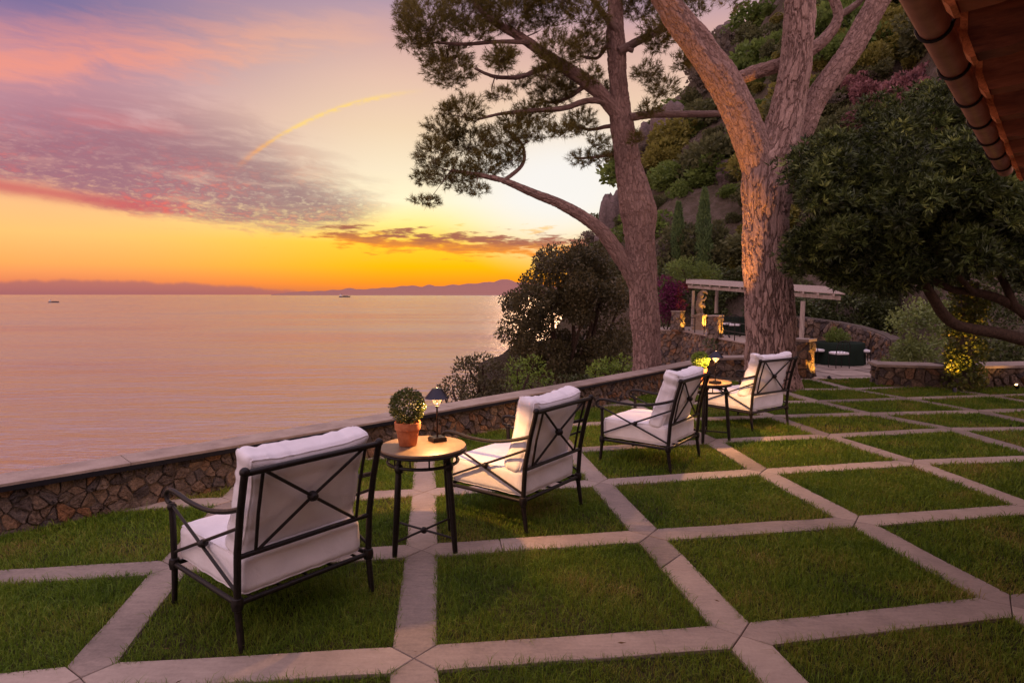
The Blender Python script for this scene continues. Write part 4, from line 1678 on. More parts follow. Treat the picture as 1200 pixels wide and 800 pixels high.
# ---------------------------------------------------------------- trees
def bark_tube(name, pts, parent, m, seg=40, step=0.03, plate=0.075, amp=0.02, lump=0.02, seed=0, stretch=3.8):
    """limb with plated, fissured bark; pts: list of (Vector, radius)"""
    ctrl = [Vector(p) for p, _ in pts]
    rads = [r for _, r in pts]
    cs = curve(ctrl, 10)
    rr = np.interp(np.linspace(0, len(rads) - 1, len(cs)), range(len(rads)), rads)
    # resample by length
    ln = [0.0]
    for a, b in zip(cs[:-1], cs[1:]):
        ln.append(ln[-1] + (b - a).length)
    n = max(4, int(ln[-1] / step))
    q = np.linspace(0, ln[-1], n + 1)
    C = np.stack([np.interp(q, ln, [p[k] for p in cs]) for k in range(3)], 1)
    Rr = np.interp(q, ln, rr)
    V, A, F = [], [], []
    s = None
    for i in range(n + 1):
        p = Vector(C[i])
        a, b = Vector(C[max(i - 1, 0)]), Vector(C[min(i + 1, n)])
        t = (b - a).normalized()
        if s is None:
            s = t.cross(Vector((0.2, 1, 0.1))).normalized()
        s = (s - t * s.dot(t)).normalized()
        u = t.cross(s)
        r = Rr[i]
        for k in range(seg):
            th = 2 * math.pi * k / seg
            c, sn = math.cos(th), math.sin(th)
            co = Vector((c * r / plate + seed * 3.1, sn * r / plate, q[i] / (plate * stretch)))
            lo = noise.noise(Vector((c * 1.3 + seed, sn * 1.3, q[i] * 1.1))) * lump + noise.noise(Vector((c * 3 + seed, sn * 3, q[i] * 3.0))) * lump * 0.4
            d = r + lo * min(1, r / 0.15)
            V.append(p + (s * c + u * sn) * d)
            A.append(tuple(co))
    for i in range(n):
        for k in range(seg):
            k2 = (k + 1) % seg
            F.append((i * seg + k, i * seg + k2, (i + 1) * seg + k2, (i + 1) * seg + k))
    V = arr(V) - org_of(parent)
    V = np.concatenate([V, [V[-seg:].mean(0)]])
    A.append(tuple(co))
    k0 = n * seg
    F3 = np.array([(k0 + k, k0 + (k + 1) % seg, len(V) - 1) for k in range(seg)])
    me = np_mesh(name, V, [np.array(F), F3], True)
    at = me.attributes.new('bk', 'FLOAT_VECTOR', 'POINT')
    at.data.foreach_set('vector', np.array(A, np.float32).ravel())
    return add_mesh(name, me, m, parent)


def limb(pxs, d0, d1=None, k=1.0):
    """picture polyline (x, y, width) with distance running d0 -> d1"""
    out = []
    n = len(pxs)
    for i, (x, y, w) in enumerate(pxs):
        d = d0 if d1 is None else d0 + (d1 - d0) * i / (n - 1)
        out.append((W(x, y, d), w * k * d / FPX / 2))
    return out


def needle_tufts(P, D, R, L=0.13, n=18, wid=0.007, spread=0.75):
    """bottle brush ends of pine twigs"""
    N = len(P)
    D = D / (np.linalg.norm(D, axis=1, keepdims=True) + 1e-9)
    Pn = np.repeat(P, n, 0)
    Dn = np.repeat(D, n, 0)
    t = R.uniform(-0.45, 0.35, (N * n, 1))
    base = Pn + Dn * t * L
    dirn = Dn * R.uniform(0.25, 1.0, (N * n, 1)) + sph(R, N * n) * spread
    dirn /= np.linalg.norm(dirn, axis=1, keepdims=True) + 1e-9
    sd = np.cross(dirn, R.normal(size=(N * n, 3)))
    sd /= np.linalg.norm(sd, axis=1, keepdims=True) + 1e-9
    ll = L * R.uniform(0.65, 1.15, (N * n, 1))
    V = np.stack([base - sd * wid / 2, base + sd * wid / 2, base + dirn * ll + sd * wid * 0.15], 1)
    F = np.arange(N * n)[:, None] * 3 + np.array([[0, 1, 2]])
    return V.reshape(-1, 3), F


def pine_crown(t, blobs, d, seed, dens=1.0, dz=0.9, L=0.13, hubs=None, wid=0.008):
    R = np.random.default_rng(seed)
    P, D = [], []
    tw = MB()
    for (x, y, rx, ry) in blobs:
        dd = d + R.uniform(-dz, dz)
        c = arr(W(x, y, dd))
        sx, sz = rx * dd / FPX, ry * dd / FPX
        N = max(6, int(dens * 95 * sx * sz / 0.12))
        q = sph(R, N) * (R.uniform(0.15, 1, N)[:, None] ** 0.45)
        p = c + q * np.array([sx, sx * 0.9, sz])
        P.append(p)
        dv = q * np.array([1, 1, 0.6]) + np.array([0, 0, 0.45]) + R.normal(0, 0.25, (N, 3))
        D.append(dv)
        # twigs gathering towards the underside of the spray
        root = c + np.array([0, 0, -0.5 * sz])
        if hubs is not None:
            k = np.argmin(np.linalg.norm(hubs - c, axis=1))
            if np.linalg.norm(hubs[k] - root) < 0.75:
              tw.tube(curve([hubs[k], (hubs[k] * 0.5 + root * 0.5) + R.normal(0, 0.05, 3) + np.array([0, 0, -0.04]), root], 4), [0.018] * 4 + [0.011] * 5, 5, False)
        for a in range(0, N, 4):
            tw.tube([root + R.normal(0, 0.03, 3), root * 0.5 + p[a] * 0.5 + R.normal(0, 0.04, 3), p[a]], [0.008, 0.006, 0.003], 4, False)
    P, D = np.concatenate(P), np.concatenate(D)
    V, F = needle_tufts(P, D, R, L, 20, wid)
    leaves_mesh('crown', V, F, MAT['pine_needles'], t)
    tw.build('twigs', MAT['limb_bark'], t, kind='stuff')


def left_pine():
    d = 12.5
    base = W(757, 470, d)
    t = thing('pine_tree', 'tall slender pine behind the sea wall with spreading airy needle sprays against the sunset', 'tree', base)
    bark_tube('trunk', limb([(757, 500, 46), (757, 440, 40), (757, 400, 36), (754, 340, 37), (750, 285, 40), (747, 248, 49), (742, 222, 43), (736, 190, 31), (733, 170, 29), (730, 150, 30), (726, 120, 25), (722, 60, 22), (720, 0, 19), (722, -70, 15), (726, -130, 8)], d, 12.4, 0.87),
              t, MAT['fine_bark'], 90, 0.022, 0.065, 0.017, 0.05, 1, 3.2)
    limbs = [
        ([(735, 148, 20), (712, 120, 20), (690, 98, 19), (650, 72, 15), (612, 45, 12), (578, 25, 9), (560, 8, 6), (548, -12, 4)], 12.4, 12.0),
        ([(752, 345, 24), (738, 318, 23), (722, 293, 21), (700, 266, 18), (660, 241, 14), (622, 225, 11), (590, 212, 8), (560, 205, 6), (528, 200, 4)], 12.5, 11.6),
        ([(736, 138, 12), (765, 134, 10), (795, 134, 9), (845, 133, 8), (885, 128, 6)], 12.3, 13.4),
        ([(724, 62, 13), (745, 50, 11), (765, 40, 10), (785, 30, 8), (802, 14, 5)], 12.3, 12.8),
        ([(722, 35, 10), (705, 14, 8), (690, -8, 6)], 12.3, 12.0),
        ([(718, 122, 9), (690, 118, 8), (660, 127, 7), (620, 130, 6), (585, 134, 4), (560, 140, 3)], 12.3, 11.9),
        ([(652, 74, 9), (635, 80, 8), (610, 90, 6), (580, 90, 5), (556, 80, 3)], 12.1, 11.8),
        ([(620, 50, 7), (585, 49, 5), (545, 52, 5), (510, 50, 3)], 12.1, 11.8),
        ([(688, 98, 7), (670, 112, 6), (650, 120, 4), (635, 118, 3)], 12.3, 12.6),
        ([(742, 60, 6), (715, 52, 6), (700, 68, 4), (680, 66, 3)], 12.3, 12.6),
        ([(590, 212, 6), (612, 193, 5), (612, 170, 4), (590, 150, 3)], 11.8, 12.2),
        ([(742, 176, 7), (720, 180, 5), (700, 184, 4), (676, 186, 3)], 12.5, 12.9),
        ([(740, 150, 6), (715, 148, 6), (690, 152, 4), (660, 145, 3)], 12.4, 12.8),
    ]
    hubs = []
    for k, (l, a, b) in enumerate(limbs):
        L = limb(l, a, b, 0.86)
        bark_tube('branch', L, t, MAT['fine_bark'] if k < 2 else MAT['limb_bark'], 40 if k < 2 else 16, 0.035, 0.06, 0.009 if k < 2 else 0.004, 0.012, 5 + k)
        hubs += [arr(p) for p, _ in L[2:]]
        hubs += [arr((L[i][0] + L[i + 1][0]) / 2) for i in range(2, len(L) - 1)]
    blobs = [(502, 22, 40, 26), (482, 42, 22, 18), (545, 12, 36, 24), (528, 82, 34, 20), (520, 62, 34, 16), (590, 66, 22, 12), (602, 18, 38, 20), (642, 14, 30, 18), (586, 68, 20, 14),
             (586, 110, 18, 8), (655, 60, 32, 24), (690, 52, 24, 18), (690, 18, 26, 18), (546, 128, 26, 16), (520, 128, 12, 9), (520, 152, 28, 15), (508, 180, 24, 20), (552, 165, 34, 18),
             (590, 160, 30, 14), (496, 207, 14, 10), (530, 203, 36, 18), (570, 192, 28, 18), (600, 182, 18, 14), (556, 222, 22, 7), (625, 132, 26, 14), (622, 154, 34, 12), (648, 108, 28, 18),
             (692, 88, 14, 12), (702, 104, 16, 12), (680, 142, 22, 15), (660, 152, 18, 10), (702, 166, 16, 9), (690, 186, 26, 9), (718, 178, 14, 7), (665, 96, 22, 15), (770, 40, 22, 22),
             (758, 84, 18, 13), (776, 102, 20, 13), (792, 30, 22, 18), (750, 8, 24, 14), (800, 72, 16, 12), (762, 128, 16, 10), (745, 162, 10, 9), (812, 8, 22, 10), (640, 84, 18, 10), (612, 96, 14, 8),
             (560, 36, 20, 14), (576, 2, 24, 14), (660, -10, 34, 20), (610, -20, 40, 24), (540, -24, 46, 24), (720, -30, 40, 24), (780, -20, 40, 20), (600, 140, 18, 9), (500, 235, 20, 7), (480, 14, 20, 16)]
    pine_crown(t, blobs, 12.1, 3, 2.0, 0.7, 0.105, np.array(hubs))


def big_pine():
    d = BIG.y + 0.42
    t = thing('pine_tree', 'massive old pine with plated bark forking into three limbs beside the farthest chair', 'tree', (BIG.x, BIG.y + 0.4, 0))
    bark_tube('trunk', limb([(905, 468, 84), (905, 452, 76), (904, 436, 68), (903, 410, 64), (902, 370, 60), (900, 330, 59), (898, 290, 58), (897, 255, 58), (898, 225, 66), (902, 200, 66), (910, 175, 56), (917, 150, 48), (926, 110, 42), (934, 60, 40), (938, 0, 38), (941, -70, 36), (946, -150, 30)], d, None, 0.88),
              t, MAT['pine_bark'], 150, 0.018, lump=0.045, seed=2, plate=0.095, stretch=4.6)
    bark_tube('branch', limb([(897, 232, 44), (889, 200, 48), (881, 172, 47), (872, 145, 46), (858, 115, 45), (846, 92, 44), (822, 58, 41), (800, 28, 38), (782, 2, 35), (762, -30, 32), (735, -70, 28)], d, d - 0.5, 0.78),
              t, MAT['fine_bark'], 96, 0.02, 0.058, 0.016, 0.05, 7, 3.0)
    bark_tube('branch', limb([(912, 215, 30), (925, 180, 36), (940, 148, 34), (953, 122, 32), (972, 94, 31), (992, 66, 31), (1012, 32, 31), (1032, -2, 30), (1056, -44, 28)], d + 0.1, d + 0.7, 0.82),
              t, MAT['fine_bark'], 80, 0.022, 0.058, 0.014, 0.04, 9, 3.0)
    bark_tube('branch', limb([(858, 96, 14), (882, 86, 16), (915, 76, 16), (945, 62, 15), (968, 44, 13), (982, 20, 11), (975, -4, 9), (960, -30, 6)], d + 0.35, d + 0.9),
              t, MAT['fine_bark'], 40, 0.03, 0.06, 0.008, 0.015, 12)
    bark_tube('branch', limb([(985, 18, 8), (1005, 4, 7), (1020, -12, 5)], d + 0.8, d + 1.0), t, MAT['limb_bark'], 14, 0.04, 0.06, 0.003, 0.01, 13)
    blobs = [(700, -110, 60, 25), (760, -120, 70, 30), (850, -150, 80, 30), (950, -190, 80, 30), (1050, -120, 60, 30), (838, -14, 26, 12), (860, -2, 22, 10), (806, -10, 18, 12)]
    pine_crown(t, blobs, d, 8, 0.6, 0.5, 0.13)


left_pine()
big_pine()


def blob_leaves(blobs, R, dens, L, Wd, shell=0.5, up=0.3, jit=0.7, squash=0.9):
    """blobs: (centre, rx, rz) ; leaves spread through the outer part of each clump"""
    P, D = [], []
    for c, rx, rz in blobs:
        N = max(8, int(dens * (rx * rx + rx * rz)))
        q = sph(R, N)
        q *= 1 + 0.18 * np.array([noise.noise(Vector(v) * 2.2 + Vector((c[0] * 3, c[1], c[2] * 3))) for v in q])[:, None]
        rr = R.uniform(shell ** 3, 1, N)[:, None] ** (1 / 3)
        p = arr(c) + q * rr * np.array([rx, rx * squash, rz])
        P.append(p)
        D.append(q + R.normal(0, jit, (N, 3)) + np.array([0, 0, up]))
    P, D = np.concatenate(P), np.concatenate(D)
    N = len(P)
    return leaf_quads(P, D, L * R.uniform(0.7, 1.3, N), Wd * R.uniform(0.7, 1.3, N), R)


def px_blobs(lst, d, dz, R):
    out = []
    for (x, y, rx, ry) in lst:
        dd = d + R.uniform(-dz, dz)
        out.append((W(x, y, dd), rx * dd / FPX, ry * dd / FPX))
    return out


def fill_poly(poly, n, R, rmin, rmax):
    """random clump circles inside a picture outline"""
    xs = [p[0] for p in poly]
    ys = [p[1] for p in poly]
    out = []
    while len(out) < n:
        x, y = R.uniform(min(xs), max(xs)), R.uniform(min(ys), max(ys))
        ins = False
        m = len(poly)
        for k in range(m):
            (x1, y1), (x2, y2) = poly[k], poly[(k + 1) % m]
            if (y1 > y) != (y2 > y) and x < (x2 - x1) * (y - y1) / (y2 - y1) + x1:
                ins = not ins
        if ins:
            r = R.uniform(rmin, rmax)
            out.append((x, y, r * R.uniform(0.9, 1.3), r * R.uniform(0.75, 1.0)))
    return out


def broad_tree():
    """the dark rosette-leaved tree on the right"""
    d = 9.2
    base = G(1270, 462)
    t = thing('broadleaf_tree', 'dense dark green tree with glossy leaf rosettes and low crooked limbs under the eave', 'tree', base)
    R = np.random.default_rng(21)
    bark_tube('trunk', [(Vector((base.x, base.y, -0.1)), 0.20), (Vector((base.x - 0.02, base.y, 0.3)), 0.16), (W(1262, 410, 9.0), 0.14), (W(1240, 380, 9.0), 0.11), (W(1225, 330, 9.1), 0.09), (W(1200, 260, 9.2), 0.06)], t, MAT['dark_bark'], 24, 0.04, 0.06, 0.008, 0.02, 31)
    for k, (l, a, b) in enumerate([
        ([(1258, 412, 22), (1225, 402, 17), (1200, 398, 15), (1170, 390, 13), (1145, 386, 12), (1120, 380, 12), (1104, 366, 12), (1094, 350, 11), (1082, 330, 9), (1070, 300, 6)], 9.0, 8.5),
        ([(1250, 395, 18), (1215, 378, 13), (1190, 360, 12), (1165, 348, 11), (1140, 342, 10), (1112, 338, 8), (1080, 320, 5)], 9.0, 9.2),
        ([(1190, 360, 8), (1176, 330, 8), (1160, 300, 7), (1150, 270, 5)], 9.0, 9.3),
        ([(1235, 375, 14), (1210, 340, 11), (1190, 312, 10), (1172, 280, 8), (1160, 240, 5)], 9.1, 9.6),
        ([(1140, 342, 7), (1125, 326, 6), (1105, 306, 5), (1085, 280, 4)], 9.1, 8.6)]):
        bark_tube('limb', limb(l, a, b), t, MAT['dark_bark'], 16, 0.04, 0.06, 0.005, 0.02, 33 + k)
    outline = [(922, 292), (938, 268), (934, 232), (950, 190), (968, 155), (1004, 134), (1050, 116), (1090, 106), (1130, 118), (1200, 130), (1290, 170), (1330, 260), (1320, 340), (1240, 330), (1170, 318), (1110, 326), (1060, 330), (1010, 334), (965, 324), (932, 312)]
    bl = []
    for (x, y, rx, ry) in fill_poly(outline, 230, R, 11, 27):
        # rounded crown: clumps near the outline sit at mid depth, central ones bulge towards and away from the camera
        u = min(1.0, math.hypot((x - 1120) / 205, (y - 228) / 118))
        half = 1.75 * math.sqrt(max(0.0, 1 - u * u))
        dd = d + R.choice([-1, -1, 1]) * half * R.uniform(0.55, 1.0)
        bl.append((W(x, y, dd), rx * dd / FPX, ry * dd / FPX))
    # inner mass
    for (x, y, rx, ry) in fill_poly(outline, 60, R, 30, 46):
        if 960 < x and 160 < y < 310:
            bl.append((W(x, y, d + R.uniform(-0.6, 0.6)), rx * d / FPX, ry * d / FPX))
    P, D = [], []
    for c, rx, rz in bl:
        N = int(120 * (rx * rx + rx * rz) / 0.2)
        q = sph(R, N)
        rr = R.uniform(0.25, 1, N)[:, None] ** 0.5
        rr = np.where(R.uniform(0, 1, (N, 1)) < 0.07, rr * R.uniform(1.1, 1.4, (N, 1)), rr)
        P.append(arr(c) + q * rr * np.array([rx, rx, rz]))
        D.append(q * 0.9 + np.array([0, 0, 0.75]) + R.normal(0, 0.3, (N, 3)))
    P, D = np.concatenate(P), np.concatenate(D)
    D /= np.linalg.norm(D, axis=1, keepdims=True)
    n = 11
    N = len(P)
    sdv = sph(R, N * n)
    Dn, Pn = np.repeat(D, n, 0), np.repeat(P, n, 0)
    perp = sdv - Dn * (sdv * Dn).sum(1, keepdims=True)
    perp /= np.linalg.norm(perp, axis=1, keepdims=True) + 1e-9
    dirn = Dn * R.uniform(0.35, 1.2, (N * n, 1)) + perp * 0.8
    V, F = leaf_quads(Pn, dirn, R.uniform(0.07, 0.125, N * n), R.uniform(0.016, 0.024, N * n), R, 0.05)
    print('rosettes', N)
    tone = np.repeat(np.clip(np.array([0.5 * noise.noise(Vector(q) * 2.3) for q in P]) + R.uniform(0, 1, N) ** 2.5 * 0.75 + 0.18, 0, 1), n)
    me = np_mesh('crown', V - org_of(t), F, False, {'tone': np.repeat(np.clip(tone + R.uniform(-0.12, 0.12, N * n), 0, 1), 4)})
    add_mesh('crown', me, MAT['pitto_leaves'], t)


broad_tree()


def shrub_thing(name, label, cat, base, blobs, m, seed, dens, L, Wd, stems=6, group=None, shell=0.45, trunk_r=0.04, up=0.3):
    R = np.random.default_rng(seed)
    t = thing(name, label, cat, base, group)
    V, F = blob_leaves(blobs, R, dens, L, Wd, shell, up)
    leaves_mesh('foliage' if cat != 'tree' else 'crown', V, F, m, t)
    if stems:
        mb = MB()
        idx = R.choice(len(blobs), min(stems, len(blobs)), replace=False)
        for k in idx:
            c = arr(blobs[k][0])
            b = arr(base) + R.normal(0, 0.12, 3) * np.array([1, 1, 0])
            mb.tube(curve([b, b * 0.6 + c * 0.4 + R.normal(0, 0.12, 3), c], 5), list(np.linspace(trunk_r, trunk_r * 0.3, 11)), 7)
        mb.build('stem' if cat != 'tree' else 'trunk', MAT['dark_bark'], t)
    return t


def slope_z(x, y):
    sd, _ = wall_sd(x, y)
    return -0.35 - 0.8 * max(0.0, float(sd) - 0.3)


def near_shrubs():
    R = np.random.default_rng(50)
    # big dark holm oak like shrub on the slope
    d = 17.0
    poly = [(590, 395), (588, 350), (612, 345), (618, 322), (648, 298), (672, 292), (696, 298), (716, 330), (732, 350), (738, 400), (730, 445), (680, 445), (640, 448), (604, 420)]
    bl = px_blobs(fill_poly(poly, 105, R, 9, 20), d, 1.0, R)
    bl += px_blobs([(655, 308, 12, 12), (675, 300, 12, 11), (690, 305, 12, 12), (636, 322, 14, 14), (606, 352, 12, 12), (594, 385, 10, 14), (700, 320, 14, 14)], d, 0.6, R)
    b = W(665, 470, d)
    shrub_thing('shade_tree', 'rounded dark bronze green tree leaning over the sea, left of the slender pine trunk', 'tree', b, bl, MAT['oak_leaves'], 51, 1700, 0.085, 0.05, 14, trunk_r=0.09, shell=0.15)
    # low dark shrub over the wall
    d = 11.0
    bl = px_blobs([(530, 452, 16, 12), (548, 438, 20, 18), (565, 425, 18, 12), (580, 440, 18, 18), (545, 425, 12, 8), (520, 462, 10, 8), (560, 455, 26, 14), (588, 455, 14, 10), (570, 470, 40, 14)], d, 0.5, R)
    shrub_thing('shrub', 'dark twiggy shrub just beyond the wall, above the second chair', 'shrub', (W(560, 500, d)), bl, MAT['oak_leaves'], 52, 2600, 0.055, 0.032, 8)
    d = 12.0
    bl = px_blobs([(606, 432, 16, 14), (625, 428, 14, 12), (612, 446, 20, 10), (638, 440, 12, 9), (600, 450, 16, 8), (640, 450, 8, 6)], d, 0.4, R)
    shrub_thing('shrub', 'bright yellow green leafy bush beyond the wall, right of the dark twiggy shrub', 'shrub', (W(615, 475, d)), bl, MAT['bright_leaves'], 53, 1700, 0.06, 0.03, 6)
    d = 13.2
    bl = px_blobs([(710, 428, 16, 9), (730, 424, 12, 9), (700, 434, 14, 8), (722, 436, 18, 9), (742, 432, 10, 8)], d, 0.4, R)
    shrub_thing('shrub', 'small fresh green bush at the foot of the slender pine, beyond the wall', 'shrub', (W(718, 455, d)), bl, MAT['bright_leaves'], 54, 1700, 0.06, 0.035, 5)
    d = 13.6
    bl = px_blobs([(664, 444, 10, 6), (680, 446, 14, 7), (696, 445, 12, 6)], d, 0.4, R)
    shrub_thing('shrub', 'low dark bush between the bronze green tree and the fresh green bush', 'shrub', (W(680, 462, d)), bl, MAT['hedge_leaves'], 55, 1700, 0.06, 0.035, 4)


near_shrubs()

# ---------------------------------------------------------------- slope, hillside
TERR = -0.15
PAT = -0.8


def build_slope():
    """steep bank falling from the sea wall to the water"""
    V, F = [], []
    ss = np.linspace(-14, 45, 70)
    offs = [0.25, 0.8, 1.6, 2.6, 4, 6, 9, 13, 18, 25, 34, 46, 56]
    for s in ss:
        for o in offs:
            p = wall_pt(min(s, S1 + 1), o)
            if s > S1 + 1:
                p = p + _u * (s - S1 - 1)
            z = -0.35 - 0.8 * max(0, o - 0.3)
            ex = max(0.0, s - S1 - 0.6)
            if ex > 0:
                p = p + _n * (0.75 * ex)
                z -= min(1.2 * ex, 2.5)
            z += noise.noise(Vector((p.x * 0.3, p.y * 0.3, 0))) * min(1.2, 0.12 * o)
            V.append((p.x, p.y, max(z, SEA_Z - 4)))
    m = len(offs)
    for a in range(len(ss) - 1):
        for b in range(m - 1):
            F.append((a * m + b, (a + 1) * m + b, (a + 1) * m + b + 1, a * m + b + 1))
    tag(add_mesh('slope', np_mesh('slope', arr(V), np.array(F), True), MAT['hill_ground']), 'steep overgrown bank falling from the wall to the sea', None, kind='structure')


CREST = [(560, 420), (600, 410), (640, 395), (668, 360), (688, 300), (700, 270), (722, 238), (745, 192), (762, 142), (790, 108), (830, 62), (868, 18), (900, -40), (1000, -170), (1200, -260), (1800, -260)]
CD1 = [(560, 50), (690, 60), (760, 74), (870, 92), (1000, 92), (1200, 82), (1800, 80)]
CD0 = [(560, 42), (690, 40), (760, 35), (860, 33), (940, 29), (1050, 27), (1110, 19), (1200, 17), (1800, 14)]
CZF = [(560, -44), (610, -40), (650, -14), (700, -4), (745, -1.2), (800, -0.4), (930, -0.75), (1100, -0.7), (1200, -0.4), (1800, -0.3)]


def ip(tab, x):
    return float(np.interp(x, [p[0] for p in tab], [p[1] for p in tab]))


def hill_pt(px, t, rough=True):
    d0, d1 = ip(CD0, px), ip(CD1, px)
    d = d0 + (d1 - d0) * t if t > 0 else d0 + 16 * t
    zc = W(px, ip(CREST, px), d1).z
    zf = ip(CZF, px)
    tt = min(max(t, 0), 1)
    z = zf + (zc - zf) * tt ** 0.85
    if t < 0:
        z = min(zf, PAT - 0.25 if px > 925 else -4.2)
    if t > 1:
        z = zc - (t - 1) * 8
    u = (px - 600) / FPX
    x = u * d / CP
    if rough and t > 0:
        z += noise.noise(Vector((x * 0.16, d * 0.16, 3))) * 1.6 * min(1, t * 5) * (1 if t < 0.9 else 0.5)
        z += noise.noise(Vector((x * 0.6, d * 0.6, 7))) * 0.5 * min(1, t * 6)
    return Vector((x, d, max(z, SEA_Z - 6)))


def build_hill():
    pxs = list(np.arange(560, 1100, 6)) + list(np.arange(1100, 1801, 20))
    ts = [-0.35, -0.2, -0.08] + list(np.linspace(0, 1, 40)) + [1.15, 1.6, 2.4]
    V = [hill_pt(x, t) for x in pxs for t in ts]
    m = len(ts)
    F = [(a * m + b, (a + 1) * m + b, (a + 1) * m + b + 1, a * m + b + 1) for a in range(len(pxs) - 1) for b in range(m - 1)]
    tag(add_mesh('hillside', np_mesh('hillside', arr([tuple(v) for v in V]), np.array(F), True), MAT['hill_ground']), 'steep scrub covered hillside rising above the garden', None, kind='structure')


def rock(label, p, s, seed):
    r = random.Random(seed)
    n, m = 26, 18
    V, F = [], []
    for i in range(m + 1):
        for k in range(n):
            th, ph = 2 * math.pi * k / n, math.pi * i / m
            q = Vector((math.sin(ph) * math.cos(th), math.sin(ph) * math.sin(th), math.cos(ph)))
            f = 1 + 0.35 * noise.noise(q * 1.4 + Vector((seed, 0, 0))) + 0.22 * noise.noise(Vector((q.x * 5, q.y * 5, q.z * 1.6)) + Vector((0, seed, 0))) + 0.07 * noise.noise(q * 9)
            q = q * f
            V.append((p.x + q.x * s[0], p.y + q.y * s[1], p.z + q.z * s[2]))
    for i in range(m):
        for k in range(n):
            k2 = (k + 1) % n
            F.append((i * n + k, (i + 1) * n + k, (i + 1) * n + k2, i * n + k2))
    o = add_mesh('rock', np_mesh('rock', arr(V), np.array(F)), MAT['cliff_rock'])
    tag(o, label, 'rock')


def shrub_mesh(m, seed, n=2600, leaf=0.17, tall=1.0):
    R = np.random.default_rng(seed)
    bl = [((0, 0, 0.55), 0.62, 0.5)]
    for k in range(11):
        a = R.uniform(0, 6.28)
        rr = R.uniform(0.35, 0.75)
        bl.append(((rr * math.cos(a), rr * math.sin(a), R.uniform(0.2, 0.95)), R.uniform(0.24, 0.42), R.uniform(0.22, 0.36)))
    tot = sum(a * a + a * b for _, a, b in bl)
    V, F = blob_leaves(bl, R, n / tot, leaf * 0.8, leaf * 0.55, 0.8, 0.35, 0.6, 1.0)
    V[:, 2] *= tall
    me = np_mesh('hill_shrub', V, F)
    me.materials.append(MAT[m])
    return me


KINDS = {
    'shrub_dark': ('dark evergreen shrub in the dense growth on the steep hillside', 'dark evergreen hillside shrubs'),
    'shrub_olive': ('olive green shrub in the dense growth on the steep hillside', 'olive green hillside shrubs'),
    'shrub_grey': ('dry grey brown shrub in the dense growth on the steep hillside', 'grey brown hillside shrubs'),
    'shrub_green': ('fresh green shrub in the dense growth on the steep hillside', 'fresh green hillside shrubs'),
    'heath_pink': ('dusky pink flowering bush high on the slope above the broadleaf tree', 'dusky pink bushes on the slope'),
}
SHM = {k: [shrub_mesh(k, 60 + 7 * i + j) for j in range(3)] for i, k in enumerate(KINDS)}


WORD = {'shrub_dark': 'dark evergreen shrub', 'shrub_olive': 'olive green shrub', 'shrub_grey': 'dry grey brown shrub', 'shrub_green': 'fresh green shrub', 'heath_pink': 'dusky pink flowering bush'}


def place_words(x, y):
    if x < 762:
        return 'on the cliff edge close beside the slender pine' if y < 230 else 'low on the slope just right of the slender pine'
    if x < 868:
        if y < 110:
            return 'near the hilltop between the pine limbs'
        if y < 200:
            return 'on the upper slope between the two pines'
        return 'on the lower slope around the cypresses' if y < 290 else 'at the foot of the slope behind the pergola'
    if x < 965:
        return 'on the high slope seen between the limbs of the big pine' if y < 150 else 'on the slope right behind the big pine trunk'
    if x < 1060:
        return 'on the high slope right of the big pine limbs' if y < 80 else 'on the slope just above the broadleaf tree'
    return 'on the shaded slope behind the house gutter'


def put_shrub(kind, p, r, squash, rr, xy=(800, 250)):
    o = bpy.data.objects.new('hill_shrub', SHM[kind][rr.randrange(3)])
    COL.objects.link(o)
    o.location = p - Vector((0, 0, r * 0.25))
    o.scale = (r * rr.uniform(0.9, 1.25), r * rr.uniform(0.9, 1.25), r * squash)
    o.rotation_euler = (rr.uniform(-0.15, 0.15), rr.uniform(-0.15, 0.15), rr.uniform(0, 6.28))
    w = place_words(*xy)
    tag(o, WORD[kind] + ' ' + w, 'shrub', WORD[kind] + 's ' + w)


def hill_at(px, py):
    """hillside point seen at a picture position"""
    best, bt = 1e9, 0.5
    for k in range(0, 101):
        q = hill_pt(px, k / 100, False)
        r = q - Vector((0, 0, CZ))
        yy = 400 - FPX * ((r.z * CP + r.y * SP) / (r.y * CP - r.z * SP))
        if abs(yy - py) < best:
            best, bt = abs(yy - py), k / 100
    return hill_pt(px, bt), bt


